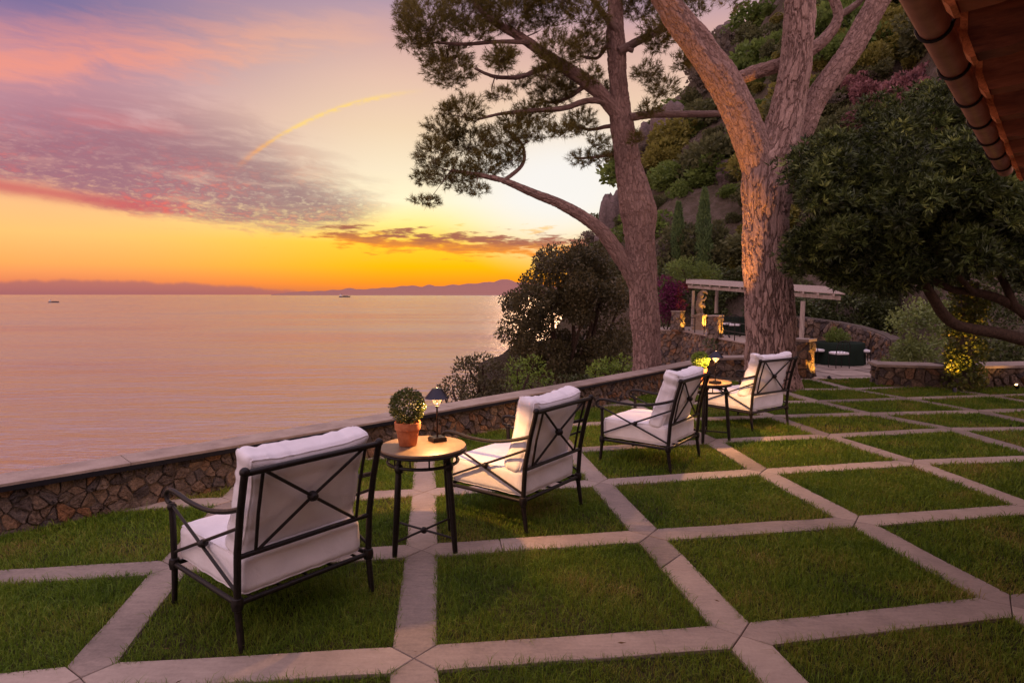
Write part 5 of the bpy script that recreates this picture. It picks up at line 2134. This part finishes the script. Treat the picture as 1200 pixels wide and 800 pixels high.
def plant_hill():
    rr = random.Random(77)
    # an even scatter in picture rows so that near and far slopes are both covered
    spots = []
    for py in range(-30, 345, 16):
        for px in range(694, 1200, 25):
            x, y = px + rr.uniform(-15, 15), py + rr.uniform(-9, 9)
            if y < ip(CREST, x) + 3:
                continue
            if x > 960 and y > 160:
                continue
            if x > 930 and y > 250:
                continue
            spots.append((x, y))
    for x, y in spots:
        p, t = hill_at(x, y)
        if x > 985 and 85 < y < 165 and rr.random() < 0.75:
            k = 'heath_pink'
        elif y < 95 and x > 860:
            k = rr.choice(['shrub_olive', 'shrub_olive', 'shrub_green', 'shrub_dark'])
        elif x < 760 and y < 200:
            k = rr.choice(['shrub_olive', 'shrub_dark', 'shrub_grey'])
        else:
            k = rr.choice(['shrub_dark', 'shrub_dark', 'shrub_grey', 'shrub_green', 'shrub_dark', 'shrub_olive'])
        if (abs(x - 794) < 24 and 215 < y < 330) or (abs(x - 824) < 26 and 200 < y < 335):
            if y < 290 or rr.random() < 0.5:
                k = 'shrub_green'
                rr.random()
                if p.y < 46:
                    continue
        if rr.random() < 0.10:
            continue
        r = p.y / FPX * (rr.uniform(27, 44) if rr.random() < 0.22 else rr.uniform(10, 22))
        put_shrub(k, p, r, rr.uniform(0.75, 1.2), rr, (x, y))
    # rocks breaking through
    for px, py, w, h, lab in [(716, 262, 16, 40, 'tall grey cliff face at the seaward edge of the hill, behind the slender pine'), (705, 300, 14, 26, 'lower broken cliff rock above the bronze green tree'),
                              (782, 152, 22, 30, 'bare purplish rock outcrop between the two pines, high on the hill'), (758, 165, 14, 24, 'narrow grey rock slab beside the slender pine, below the long branch'),
                              (850, 205, 18, 18, 'pale earthy rock patch left of the big pine fork'), (848, 50, 22, 20, 'dark rounded rock summit showing between the pine limbs'),
                              (742, 212, 12, 26, 'rough cliff spur just right of the slender pine trunk')]:
        p, t = hill_at(px, py)
        s = p.y / FPX
        rock(lab, p, (w * s, w * s * 0.9, h * s), px)


def cypress(label, px, ytop, ybot, w, d, seed):
    b = W(px, ybot, d)
    h = (ybot - ytop) * d / FPX
    R = np.random.default_rng(seed)
    t = thing('cypress_tree', label, 'tree', b, 'slim cypresses on the hillside')
    N = 5200
    z = R.uniform(0, 1, N)
    prof = np.interp(z, [0, 0.08, 0.3, 0.6, 0.85, 1], [0.55, 0.9, 1.0, 0.82, 0.45, 0.04]) * w * d / FPX / 2
    a = R.uniform(0, 6.28, N)
    lump = np.array([1 + 0.28 * noise.noise(Vector((math.cos(q) * 1.5 + seed, math.sin(q) * 1.5, k * 9))) for q, k in zip(a, z)])
    rad = prof * lump * R.uniform(0.3, 1.05, N) ** 0.5
    P = np.stack([b.x + np.cos(a) * rad, b.y + np.sin(a) * rad, b.z + z * h], 1)
    D = np.stack([np.cos(a) * 0.5, np.sin(a) * 0.5, np.full(N, 1.0)], 1) + R.normal(0, 0.25, (N, 3))
    V, F = leaf_quads(P, D, R.uniform(0.14, 0.26, N), R.uniform(0.05, 0.09, N), R)
    leaves_mesh('crown', V, F, MAT['cypress_leaves'], t)
    MB().tube([b - Vector((0, 0, 0.8)), b + Vector((0, 0, h * 0.6))], [0.1, 0.03], 8).build('trunk', MAT['dark_bark'], t)


build_slope()
build_hill()
plant_hill()
cypress('shorter slim cypress on the slope, left of its taller twin', 794, 240, 305, 13, 38, 3)
cypress('taller slim cypress on the slope, between the two pines', 824, 224, 318, 17, 37, 4)

# ---------------------------------------------------------------- pergola terrace and patio
TERR = -0.15
PAT = -0.8


def build_terrace():
    E = [G(752, 386.5, TERR), G(799, 388, TERR), G(841, 396.5, TERR), G(880, 404, TERR), G(925, 410, TERR)]
    far = [W(925, 400, 33), W(860, 400, 36), W(768, 400, 37)]
    poly = [p.xy for p in E] + [p.xy for p in far]
    mb = MB()
    n = len(poly)
    mb.prism([tuple(p) for p in poly], TERR - 0.15, TERR)
    o = mb.build('terrace', MAT['paving_stone'])
    tag(o, 'raised stone terrace floor under the pergola', None, kind='structure')
    t = thing('retaining_wall', 'rubble stone retaining wall under the pergola terrace, between the two pine trunks', 'wall', (E[1].x, E[1].y, -3.0))
    for k in range(len(E) - 1):
        A, B = E[k].xy, E[k + 1].xy
        tt = (B - A).normalized()
        nn = Vector((-tt.y, tt.x))
        MB().prism([tuple(A + nn * 0.05), tuple(B + nn * 0.05), tuple(B + nn * 0.4), tuple(A + nn * 0.4)], -4.0, TERR - 0.155).build('wall_core', MAT['mortar'], t)
        stone_face(t, (B - A).length, 3.4, 0.15, 60 + k, straight(A, B, -3.55 + 0.0), joined=True)
        MB().prism([tuple(A - nn * 0.1), tuple(B - nn * 0.1), tuple(B + nn * 0.3), tuple(A + nn * 0.3)], TERR + 0.003, TERR + 0.05).build('edging', MAT['coping_stone'], t)
    # pillars with their up-lights
    warm = (1.0, 0.50, 0.08)
    ups = []
    for lab, px, pyb, w, h, seed in [('small lit stone pillar left of the statue on the pergola terrace', 795.5, 388.5, 0.46, 0.93, 70), ('lit stone pillar under the front post of the pergola', 840, 397, 0.44, 0.88, 71)]:
        g = G(px, pyb, TERR)
        box_pillar('stone_pillar', lab, (g.x, g.y + 0.2), w, w, TERR, TERR + h, 0.13, seed, 'lit stone pillars', ang=-0.75)
        ups.append((Vector((g.x + 0.42, g.y - 0.22, TERR + 0.1)), Vector((g.x + 0.12, g.y + 0.12, TERR + 0.62)), 70, lab))
    # pedestal and statue
    g = G(821, 386.5, TERR)
    t = thing('statue', 'pale stone statue of a rearing figure with a curved raised arm on a square pedestal', 'statue', (g.x, g.y, TERR))
    X = Vector((math.cos(-0.7), math.sin(-0.7), 0))
    Y = Vector((-X.y, X.x, 0))
    Z = Vector((0, 0, 1))
    m = MB()
    c = Vector((g.x, g.y + 0.2, TERR))
    m.box(c + Z * 0.06, (0.56, 0.56, 0.12), (X, Y, Z))
    m.box(c + Z * 0.39, (0.46, 0.46, 0.54), (X, Y, Z))
    m.box(c + Z * 0.70, (0.56, 0.56, 0.08), (X, Y, Z))
    m.build('pedestal', MAT['statue_stone'], t)
    s = c + Z * 0.74

    def q(x, z, y=0.0):
        return s + Vector((x, y, z))
    m = MB()
    m.tube(curve([q(-0.02, 0.0), q(-0.10, 0.28), q(-0.06, 0.55), q(0.0, 0.8)], 6), list(np.interp(np.linspace(0, 1, 19), [0, 0.4, 0.75, 1], [0.07, 0.12, 0.15, 0.12])), 12)
    m.tube(curve([q(0.16, 0.0, 0.1), q(0.08, 0.25, 0.05), q(-0.03, 0.5)], 6), list(np.linspace(0.06, 0.12, 13)), 12)
    m.tube(curve([q(0.0, 0.78), q(-0.04, 1.0), q(0.12, 1.16), q(0.30, 1.12), q(0.36, 1.02)], 6), list(np.linspace(0.11, 0.04, 25)), 12)
    m.tube(curve([q(-0.05, 0.7), q(0.18, 0.74), q(0.3, 0.9)], 6), list(np.linspace(0.09, 0.04, 13)), 10)
    m.tube(curve([q(-0.08, 0.45), q(0.15, 0.5, -0.05), q(0.22, 0.36, -0.08)], 6), list(np.linspace(0.09, 0.045, 13)), 10)
    m.ball(q(0.06, 0.95, -0.02), 0.12, 14, 10)
    m.box(q(0.03, 0.01), (0.4, 0.35, 0.06))
    o = m.build('figure', MAT['statue_stone'], t, True)
    md = o.modifiers.new('remesh', 'REMESH')
    md.mode = 'VOXEL'
    md.voxel_size = 0.03
    md.use_smooth_shade = True
    ups.append((c + Vector((0.55, -0.42, 0.06)), s + Vector((0.0, 0.1, 0.2)), 110, 'statue'))
    # railing
    t = thing('railing', 'thin metal railing along the edge of the pergola terrace', 'railing', G(815, 391.5, TERR))
    R0 = [G(826, 393.6, TERR), G(836, 395.7, TERR)]
    R1 = [G(846, 397.6, TERR), G(862, 400.7, TERR), G(880, 404.3, TERR)]
    L0 = [G(800.5, 388.4, TERR), G(815, 391.3, TERR)]
    for seg in (L0, R0, R1):
        for p in seg:
            MB().tube([p + Vector((0, 0.12, 0)), p + Vector((0, 0.12, 0.72))], 0.02, 8).build('post', MAT['wrought_iron'], t)
        for h in (0.7, 0.36):
            MB().tube([p + Vector((0, 0.12, h)) for p in seg], 0.018, 8).build('rail', MAT['wrought_iron'], t)
    # pergola
    A, B = W(806, 333.5, 29), W(986, 346.5, 20.5)
    back = Vector((0.9, 3.2, 0.30))
    t = thing('pergola', 'weathered timber pergola with slatted roof over the far terrace', 'pergola', (A.x, A.y, TERR))
    wood = MAT['weathered_wood']
    ab = (B - A)
    u = ab.normalized()
    bd = back.normalized()
    nrm = u.cross(bd).normalized()
    if nrm.z < 0:
        nrm = -nrm
    MB().box((A + B) / 2 + u * 0 - nrm * 0.09 + bd * 0.15, (ab.length, 0.12, 0.13), (u, bd, nrm)).build('beam', wood, t)
    MB().box((A + B) / 2 + back * 0.97 - nrm * 0.09, (ab.length, 0.12, 0.13), (u, bd, nrm)).build('beam', wood, t)
    nr = 13
    for k in range(nr):
        p = A.lerp(B, (k + 0.5) / nr) + back * 0.5
        MB().box(p, (0.06, back.length + 0.3, 0.07), (u, bd, nrm)).build('rafter', wood, t)
    ns = 9
    for k in range(ns):
        p = (A + B) / 2 + back * ((k + 0.3) / ns) + nrm * 0.056
        MB().box(p, (ab.length + 0.3, 0.24, 0.03), (u, bd, nrm)).build('roof_slat', wood, t)
    for px, d, zb in [(839.5, 28.6, TERR + 0.9), (940.5, 21.6, PAT), (812, 33, TERR), (905, 27, TERR)]:
        top = A.z + (B.z - A.z) * ((A.y - min(d, 29)) / (A.y - B.y)) - 0.25
        b = W(px, 360, d)
        MB().tube([(b.x, b.y, zb), (b.x, b.y, zb + (top - zb) * 0.5), (b.x + 0.01, b.y, top)], [0.085, 0.08, 0.075], 12).build('post', wood, t, True)
    # patio
    fa = Vector(_fit[1]).normalized()
    fb = Vector(_fit[2]).normalized()
    c0 = Vector((PILLAR.x + 0.2, PILLAR.y + 0.25))
    pp = [c0 + Vector((-1.2, 0)), Vector(ND[(11, 7)]) + Vector((0, 0.3)), Vector((16, 26)), Vector((8, 34)), W(925, 400, 33).xy, W(905, 400, 20).xy]
    mb = MB()
    mb.prism([tuple(p) for p in pp], PAT - 0.3, PAT)
    patio = mb.build('patio', MAT['mortar'])
    tag(patio, 'lower paved dining patio beyond the end of the lawn', None, kind='structure')
    R = random.Random(9)
    for i in range(-2, 9):
        for j in range(0, 12):
            s = 1.35
            p = c0 + fa * (i * s + (s / 2 if j % 2 else 0)) + fb * (j * s + 0.75)
            if p.y > 25.5 or not visible(p, 0.5):
                continue
            pxl = 600 + FPX * p.x / p.y
            if not 915 < pxl < 1070:
                continue
            h = s / 2 - 0.05
            q = [p - fa * h - fb * h, p + fa * h - fb * h, p + fa * h + fb * h, p - fa * h + fb * h]
            mb = MB()
            mb.prism([tuple(v) for v in q], PAT - 0.02, PAT + 0.012 + R.uniform(-0.003, 0.003))
            mb.build('patio_slab', MAT['paving_stone'], patio)
    # curved wall round the patio
    t = thing('curved_wall', 'curved rubble stone wall sweeping down behind the dining table', 'wall', W(1000, 420, 24))
    pts = [(918, 27.0, 370), (935, 26.4, 371), (974, 25.2, 376.5), (1000, 24.2, 381.5), (1020, 23.4, 387.5), (1034, 22.6, 393), (1042, 21.8, 398)]
    cp = [W(x, y, d) for x, d, y in pts]
    core = MB()
    for k in range(len(cp) - 1):
        A, B = cp[k], cp[k + 1]
        tt = (B - A).xy.normalized()
        nn = Vector((-tt.y, tt.x))
        a2, b2 = A.xy + nn * 0.06, B.xy + nn * 0.06
        a3, b3 = A.xy + nn * 0.45, B.xy + nn * 0.45
        core.add([(a2.x, a2.y, PAT - 0.2), (b2.x, b2.y, PAT - 0.2), (b3.x, b3.y, PAT - 0.2), (a3.x, a3.y, PAT - 0.2), (a2.x, a2.y, A.z), (b2.x, b2.y, B.z), (b3.x, b3.y, B.z), (a3.x, a3.y, A.z)],
                 [(4, 5, 6, 7), (0, 1, 5, 4), (2, 3, 7, 6), (1, 2, 6, 5), (3, 0, 4, 7)])
        L = (B - A).xy.length

        def place(uu, vv, d, A=A, B=B, L=L, tt=tt, nn=nn):
            k_ = uu / L
            zt = A.z + (B.z - A.z) * k_
            q = A.xy + tt * uu - nn * d
            return (q.x, q.y, PAT - 0.05 + vv * (zt + 0.04 - PAT))
        stone_face(t, L, 1.0, 0.12, 80 + k, place, joined=True)
    core.build('wall_core', MAT['mortar'], t)
    # near pillar at the end of the return wall
    box_pillar('stone_pillar', 'nearest lit stone pillar, at the far corner of the lawn right of the big pine', (PILLAR.x, PILLAR.y + 0.2), 0.32, 0.32, -1.0, 0.70, 0.11, 73, 'lit stone pillars', joined=False, ang=-0.85)
    ups.append((Vector((PILLAR.x + 0.34, PILLAR.y - 0.16, 0.04)), Vector((PILLAR.x + 0.10, PILLAR.y + 0.13, 0.42)), 30, 'near'))
    for k, (p, tg, pw, lab) in enumerate(ups):
        names = {0: 'small ground spotlight lighting the pillar left of the statue', 1: 'small ground spotlight lighting the pillar under the pergola post', 2: 'small ground spotlight lighting the statue pedestal', 3: 'small ground spotlight lighting the nearest stone pillar'}
        spot_fixture(names[k], p, tg, pw, warm)


def spot_fixture(label, p, tg, power, color, spot=85, s=1.0, glow='bulb_glow'):
    t = thing('ground_spotlight', label, 'spotlight', p, 'ground spotlights')
    dr = (Vector(tg) - Vector(p)).normalized()
    X = dr.cross(Vector((0, 0, 1))).normalized()
    Y = dr.cross(X)
    ax = (X, Y, dr)
    MB().tube([p - Vector((0, 0, 0.12)), p - Vector((0, 0, 0.02))], 0.008 * s, 6).build('stake', MAT['wrought_iron'], t)
    MB().lathe(p, [(0.012 * s, -0.05 * s), (0.026 * s, -0.04 * s), (0.03 * s, 0.0), (0.032 * s, 0.03 * s), (0.029 * s, 0.03 * s), (0.026 * s, 0.002)], 14, ax).build('housing', MAT['lampshade_metal'], t, True)
    MB().lathe(p + dr * 0.004 * s, [(0.004, 0), (0.022 * s, 0.002), (0.022 * s, 0.006 * s), (0.004, 0.008 * s)], 12, ax).build('lens', MAT['spot_glow' if glow == 'spot_glow' else 'lens_glow'], t, True)
    lamp('spot_beam', 'SPOT', p + dr * 0.045 * s, power, color, t, tg, 0.015, spot, 0.7)
    return t


build_terrace()


def garden_chair(label, c, ang, seed):
    t = thing('garden_chair', label, 'chair', (0, 0, 0), 'thin metal dining chairs')
    t.location = c
    t.rotation_euler = (0, 0, ang)
    for x in (-0.22, 0.22):
        MB().tube([(x, 0.21, 0), (x, 0.2, 0.44)], 0.014, 8).build('leg', MAT['wrought_iron'], t)
        MB().tube([(x, -0.23, 0), (x, -0.2, 0.44), (x, -0.25, 0.68)], 0.014, 8).build('leg', MAT['wrought_iron'], t)
    m = MB()
    m.tube(curve([(-0.22, -0.25, 0.68), (-0.15, -0.275, 0.86), (0, -0.285, 0.9), (0.15, -0.275, 0.86), (0.22, -0.25, 0.68)], 5), 0.014, 8)
    for x in (-0.1, 0, 0.1):
        m.tube([(x, -0.2, 0.46), (x, -0.278, 0.87)], 0.008, 6)
    m.tube([(-0.22, -0.2, 0.46), (0.22, -0.2, 0.46)], 0.012, 6)
    m.build('backrest', MAT['wrought_iron'], t)
    m = MB()
    for y in (-0.2, 0.2):
        m.tube([(-0.22, y, 0.43), (0.22, y, 0.43)], 0.012, 6)
    for x in (-0.22, 0.22):
        m.tube([(x, -0.2, 0.43), (x, 0.2, 0.43)], 0.012, 6)
    m.build('seat_frame', MAT['wrought_iron'], t)
    V, F = rbox(0.46, 0.44, 0.08, 0.03, 8, seed, 0.01, 0)
    add_mesh('seat_cushion', np_mesh('seat_cushion', V + np.array([0, 0, 0.485]), F, True), MAT['white_canvas'], t)


def dining_table(label, c, r, z, group=None):
    t = thing('dining_table', label, 'table', (c[0], c[1], z), group)
    n = 60
    V, F = [], []
    prof = [(0.0, 0.76), (0.6, 0.76), (0.96, 0.758), (1.0, 0.74), (1.0, 0.5), (1.01, 0.25), (1.02, 0.02)]
    for a, h in prof:
        for k in range(n):
            th = 2 * math.pi * k / n
            f = 1 + (0.045 * math.sin(th * 11 + 0.6 * math.sin(th * 3)) * max(0, (0.74 - h) / 0.72) if h < 0.74 else 0)
            V.append((c[0] + r * a * f * math.cos(th), c[1] + r * a * f * math.sin(th), z + h))
    for i in range(len(prof) - 1):
        for k in range(n):
            k2 = (k + 1) % n
            F.append((i * n + k, (i + 1) * n + k, (i + 1) * n + k2, i * n + k2))
    leaves_mesh('tablecloth', arr(V), np.array(F), MAT['green_tablecloth'], t)
    MB().tube([(c[0], c[1], z), (c[0], c[1], z + 0.74)], 0.05, 10).build('leg', MAT['wrought_iron'], t)


def dining():
    c = W(983, 410, 21.6)
    dining_table('round dining table under a floor length dark green cloth on the lower patio', (c.x, c.y), 0.80, PAT, 'cloth covered dining tables')
    for lab, px, d, ang in [('garden chair with white seat left of the green clothed table on the patio', 959, 21.4, -1.35), ('garden chair with white seat nearest in front of the green clothed table', 983, 20.3, 0.05), ('garden chair with white seat right of the green clothed table', 1010, 21.2, 1.25)]:
        p = W(px, 420, d)
        garden_chair(lab, (p.x, p.y, PAT + 0.012), ang, px)
    c = W(868, 390, 27.5)
    dining_table('dark clothed table on the pergola terrace, half hidden by the big pine trunk', (c.x, c.y), 0.8, TERR, 'cloth covered dining tables')
    for lab, px, d, ang in [('garden chair with white seat left of the table under the pergola', 852, 27.2, -1.4), ('garden chair with white seat in front of the table under the pergola', 860, 26.2, -0.4)]:
        p = W(px, 420, d)
        garden_chair(lab, (p.x, p.y, TERR), ang, px)
    # plant on the patio table
    c = W(979, 410, 21.6)
    R = np.random.default_rng(4)
    shrub_thing('potted_fern', 'bushy green plant standing on the green clothed patio table', 'plant', (c.x, c.y, PAT + 0.765), [((c.x, c.y, PAT + 0.98), 0.30, 0.24), ((c.x + 0.25, c.y, PAT + 0.92), 0.22, 0.16), ((c.x - 0.2, c.y, PAT + 0.92), 0.2, 0.15)], MAT['shrub_green'], 91, 3200, 0.10, 0.035, 3, shell=0.2, trunk_r=0.01)


dining()


def hedge(name, label, spots, m, seed, dens, L, Wd, base, cat='hedge', stems=0, group=None):
    return shrub_thing(name, label, cat, base, spots, MAT[m], seed, dens, L, Wd, stems, group)


def hedges():
    R = np.random.default_rng(90)

    def pxb(poly, n, d, dz, r0, r1):
        return px_blobs(fill_poly(poly, n, R, r0, r1), d, dz, R)
    # dark hedge behind the patio
    hedge('hedge', 'tall dark hedge behind the curved wall and the dining table', pxb([(880, 350), (925, 342), (985, 338), (1050, 330), (1062, 420), (1030, 396), (985, 380), (925, 372), (880, 385)], 70, 28.0, 0.7, 9, 15), 'hedge_leaves', 92, 330, 0.15, 0.09, W(980, 420, 28))
    hedge('hedge', 'dark leafy bank behind the pergola and statue', pxb([(775, 315), (830, 318), (900, 318), (960, 325), (960, 375), (860, 382), (800, 372), (770, 380)], 70, 34.5, 0.7, 9, 15), 'hedge_leaves', 93, 300, 0.16, 0.10, W(860, 400, 34.5))
    hedge('hedge', 'pale green hedge behind the bench wall, left of the ivy column', pxb([(1046, 372), (1060, 362), (1085, 358), (1112, 360), (1114, 428), (1048, 428)], 45, 13.6, 0.4, 9, 15), 'pale_hedge_leaves', 94, 900, 0.075, 0.045, W(1080, 440, 13.6))
    hedge('hedge', 'shadowy hedge under the broadleaf tree, right of the ivy column', pxb([(1100, 300), (1290, 300), (1300, 440), (1150, 440), (1110, 360)], 80, 15.0, 0.6, 13, 22), 'hedge_leaves', 95, 700, 0.09, 0.055, W(1200, 450, 15))
    # bougainvillea and spiky greens left of the statue
    shrub_thing('flowering_shrub', 'magenta bougainvillea tumbling beside the statue, right of the slender pine', 'shrub', W(783, 388, 31), pxb([(772, 328), (800, 326), (800, 360), (790, 372), (772, 375)], 26, 31, 0.4, 6, 10), MAT['bougainvillea'], 96, 420, 0.12, 0.08, 4)
    shrub_thing('shrub', 'spiky pale green bush sprawling over the left end of the pergola', 'shrub', W(805, 335, 32), pxb([(778, 318), (800, 306), (835, 314), (846, 326), (780, 332)], 24, 31.5, 0.4, 6, 9), MAT['shrub_green'], 97, 420, 0.22, 0.035, 4)
    # creepers on the retaining wall
    shrub_thing('creeper', 'dull green creeper hanging over the retaining wall left of the big pine', 'plant', W(850, 415, 24), px_blobs([(845, 404, 12, 7), (862, 408, 13, 7), (878, 411, 12, 7), (832, 402, 8, 6)], 24.5, 0.2, R), MAT['hedge_leaves'], 98, 600, 0.09, 0.06, 0)
    # ivy column
    b = G(1137, 458)
    bl = []
    for k in range(100):
        z = 0.02 + 1.72 * k / 99
        a = R.uniform(0, 6.28)
        bl.append((Vector((b.x + 0.21 * math.cos(a), b.y + 0.16 + 0.18 * math.sin(a), z)), R.uniform(0.08, 0.16), R.uniform(0.08, 0.14)))
    t = thing('ivy_column', 'square garden column smothered in ivy and lit from below at its left', 'column', (b.x, b.y + 0.16, 0))
    MB().box((b.x, b.y + 0.16, 0.9), (0.2, 0.2, 1.8)).build('column', MAT['mortar'], t)
    V, F = blob_leaves(bl, R, 2400, 0.052, 0.042, 0.3, 0.1, 0.7)
    leaves_mesh('ivy', V, F, MAT['ivy_leaves'], t)
    p = G(1117, 460)
    spot_fixture('small ground spotlight at the foot of the ivy column', Vector((p.x, p.y - 0.03, 0.05)), Vector((p.x + 0.14, p.y + 0.22, 0.8)), 55, (1.0, 0.48, 0.07), 75)
    p = G(1190, 456.5)
    spot_fixture('bright round ground spotlight against the bench wall at the far right', Vector((p.x, p.y - 0.02, 0.07)), Vector((p.x - 0.10, p.y - 0.06, 0.28)), 8, (1.0, 0.5, 0.12), 165, 1.1, 'spot_glow')
    # light at the foot of the big pine
    p = G(836, 449)
    spot_fixture('small ground spotlight left of the big pine trunk shining up its limbs', Vector((p.x - 0.1, p.y - 0.5, 0.05)), W(866, 140, BIG.y + 0.1), 1000, (1.0, 0.42, 0.09), 34)
    p = W(790, 440, 12.3)
    spot_fixture('small spotlight on the bank shining up the slender pine trunk', Vector((p.x + 0.3, p.y - 0.5, slope_z(p.x, p.y) + 0.5)), W(754, 320, 12.4), 420, (1.0, 0.45, 0.10), 34)


hedges()


# ---------------------------------------------------------------- house eave
def build_house():
    ZG = 2.75
    P0, P1 = G(1080, 0, ZG), G(1177, 197, ZG)
    u = (P1 - P0).xy.normalized()
    n = Vector((u.y, -u.x))          # towards the house
    L1 = (P1 - P0).length
    sA, sB = -6.0, L1 + 0.12
    t = thing('house', 'house eave with copper gutter and exposed reddish rafters at the upper right', 'house', (P0.x + n.x * 2, P0.y + n.y * 2, 0))
    U, N3, Z = Vector((u.x, u.y, 0)), Vector((n.x, n.y, 0)), Vector((0, 0, 1))

    def at(s, o, z):
        q = P0.xy + u * s + n * o
        return Vector((q.x, q.y, z))
    # half round gutter
    R = 0.060
    m = MB()
    ka = 15
    vs = []
    for s in (sA, sB):
        for rad in (R, R - 0.006):
            for k in range(ka):
                a = math.pi + math.pi * k / (ka - 1)
                vs.append(at(s, math.cos(a) * rad, ZG + math.sin(a) * rad))
    fs = []
    for k in range(ka - 1):
        fs += [(k, k + 1, 2 * ka + k + 1, 2 * ka + k), (ka + k + 1, ka + k, 3 * ka + k, 3 * ka + k + 1)]
        fs += [(2 * ka + k, 2 * ka + k + 1, 3 * ka + k + 1, 3 * ka + k)]
    fs += [(0, 2 * ka, 3 * ka, ka), (ka - 1, 2 * ka - 1, 4 * ka - 1, 3 * ka - 1)]
    m.add(vs, fs)
    m.tube([at(sA, -R, ZG + 0.004), at(sB, -R, ZG + 0.004)], 0.010, 8)
    m.build('gutter', MAT['copper_gutter'], t, True)
    s = 0.12
    # brackets
    k = 0
    sp = 0.63
    s = -1.6 + 0.02 - 0.63 * 6
    while s < sB - 0.05:
        pts = []
        for q in range(13):
            a = math.pi * 0.97 + math.pi * 1.0 * q / 12
            pts.append(at(s, math.cos(a) * (R + 0.007), ZG + math.sin(a) * (R + 0.007)))
        pts.append(at(s, R + 0.03, ZG + 0.05))
        MB().tube(pts, 0.0075, 8).build('gutter_bracket', MAT['wrought_iron'], t, True)
        s += sp
    # rafters with sawn tails
    slope = 0.20
    s = -1.6 + 0.16 - 0.63 * 6
    r = random.Random(6)
    while s < sB:
        w = 0.125
        zb = 2.61
        h = 0.235
        o0, o1 = 0.095, 1.75
        prof = [(o0 + 0.05, zb + 0.01), (o0 + 0.012, zb + 0.045), (o0 + 0.02, zb + 0.075), (o0, zb + 0.10), (o0 + 0.004, zb + h), (o1, zb + h + slope * (o1 - o0)), (o1, zb + slope * (o1 - o0)), (o0 + 0.16, zb + 0.012)]
        nn = len(prof)
        vs = [at(s - w / 2, o, z) for o, z in prof] + [at(s + w / 2, o, z) for o, z in prof]
        fs = [tuple(range(nn)), tuple(reversed(range(nn, 2 * nn)))] + [(q, nn + q, nn + (q + 1) % nn, (q + 1) % nn) for q in range(nn)]
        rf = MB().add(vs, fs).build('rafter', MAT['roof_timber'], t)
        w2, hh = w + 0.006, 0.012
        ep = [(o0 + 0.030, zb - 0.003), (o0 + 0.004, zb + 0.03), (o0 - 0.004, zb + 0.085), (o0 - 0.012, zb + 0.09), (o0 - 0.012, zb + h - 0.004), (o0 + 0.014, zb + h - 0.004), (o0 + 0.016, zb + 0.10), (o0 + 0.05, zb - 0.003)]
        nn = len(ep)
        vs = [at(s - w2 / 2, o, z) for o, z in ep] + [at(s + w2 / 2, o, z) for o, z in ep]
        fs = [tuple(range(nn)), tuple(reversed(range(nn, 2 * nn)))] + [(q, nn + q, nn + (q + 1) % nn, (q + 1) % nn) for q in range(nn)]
        MB().add(vs, fs).build('sunlit_rafter_end', MAT['sunset_end_grain'], rf)  # thin added cap carrying the painted sunset orange of the tail
        s += sp
    # soffit boards
    for k in range(9):
        o = -0.045 + 0.19 * k
        w = 0.186
        z = 2.61 + 0.235 + 0.004 + slope * (o - 0.095) + r.uniform(0, 0.004)
        A, B = at(sA, o, z), at(sB + 0.03, o, z)
        vs = [at(q, oo, z + slope * (oo - o) + dz) for q in (sA, sB + 0.03) for oo in (o, o + w) for dz in (0, 0.025)]
        MB().add(vs, [(0, 1, 3, 2), (4, 6, 7, 5), (0, 4, 5, 1), (2, 3, 7, 6), (0, 2, 6, 4), (1, 5, 7, 3)]).build('soffit_board', MAT['roof_timber'], t)
    # tile courses on top
    for q in range(int((sB - sA) / 0.2)):
        s = sA + 0.1 + 0.2 * q
        m = MB()
        a0, a1 = at(s, 0.02, 2.61 + 0.235 + 0.075), at(s, 1.9, 2.61 + 0.235 + 0.075 + slope * 1.88)
        m.tube([a0, a1], [0.095, 0.085], 10)
        m.build('roof_tile', MAT['terracotta'], t, True)
    # wall
    m = MB()
    vs = [at(s, o, z) for s in (sA, sB - 0.25) for o in (1.7, 4.5) for z in (0, 3.1)]
    m.add(vs, [(0, 1, 3, 2), (4, 6, 7, 5), (0, 4, 5, 1), (2, 3, 7, 6), (0, 2, 6, 4), (1, 5, 7, 3)])
    m.build('wall', MAT['house_plaster'], t)


build_house()
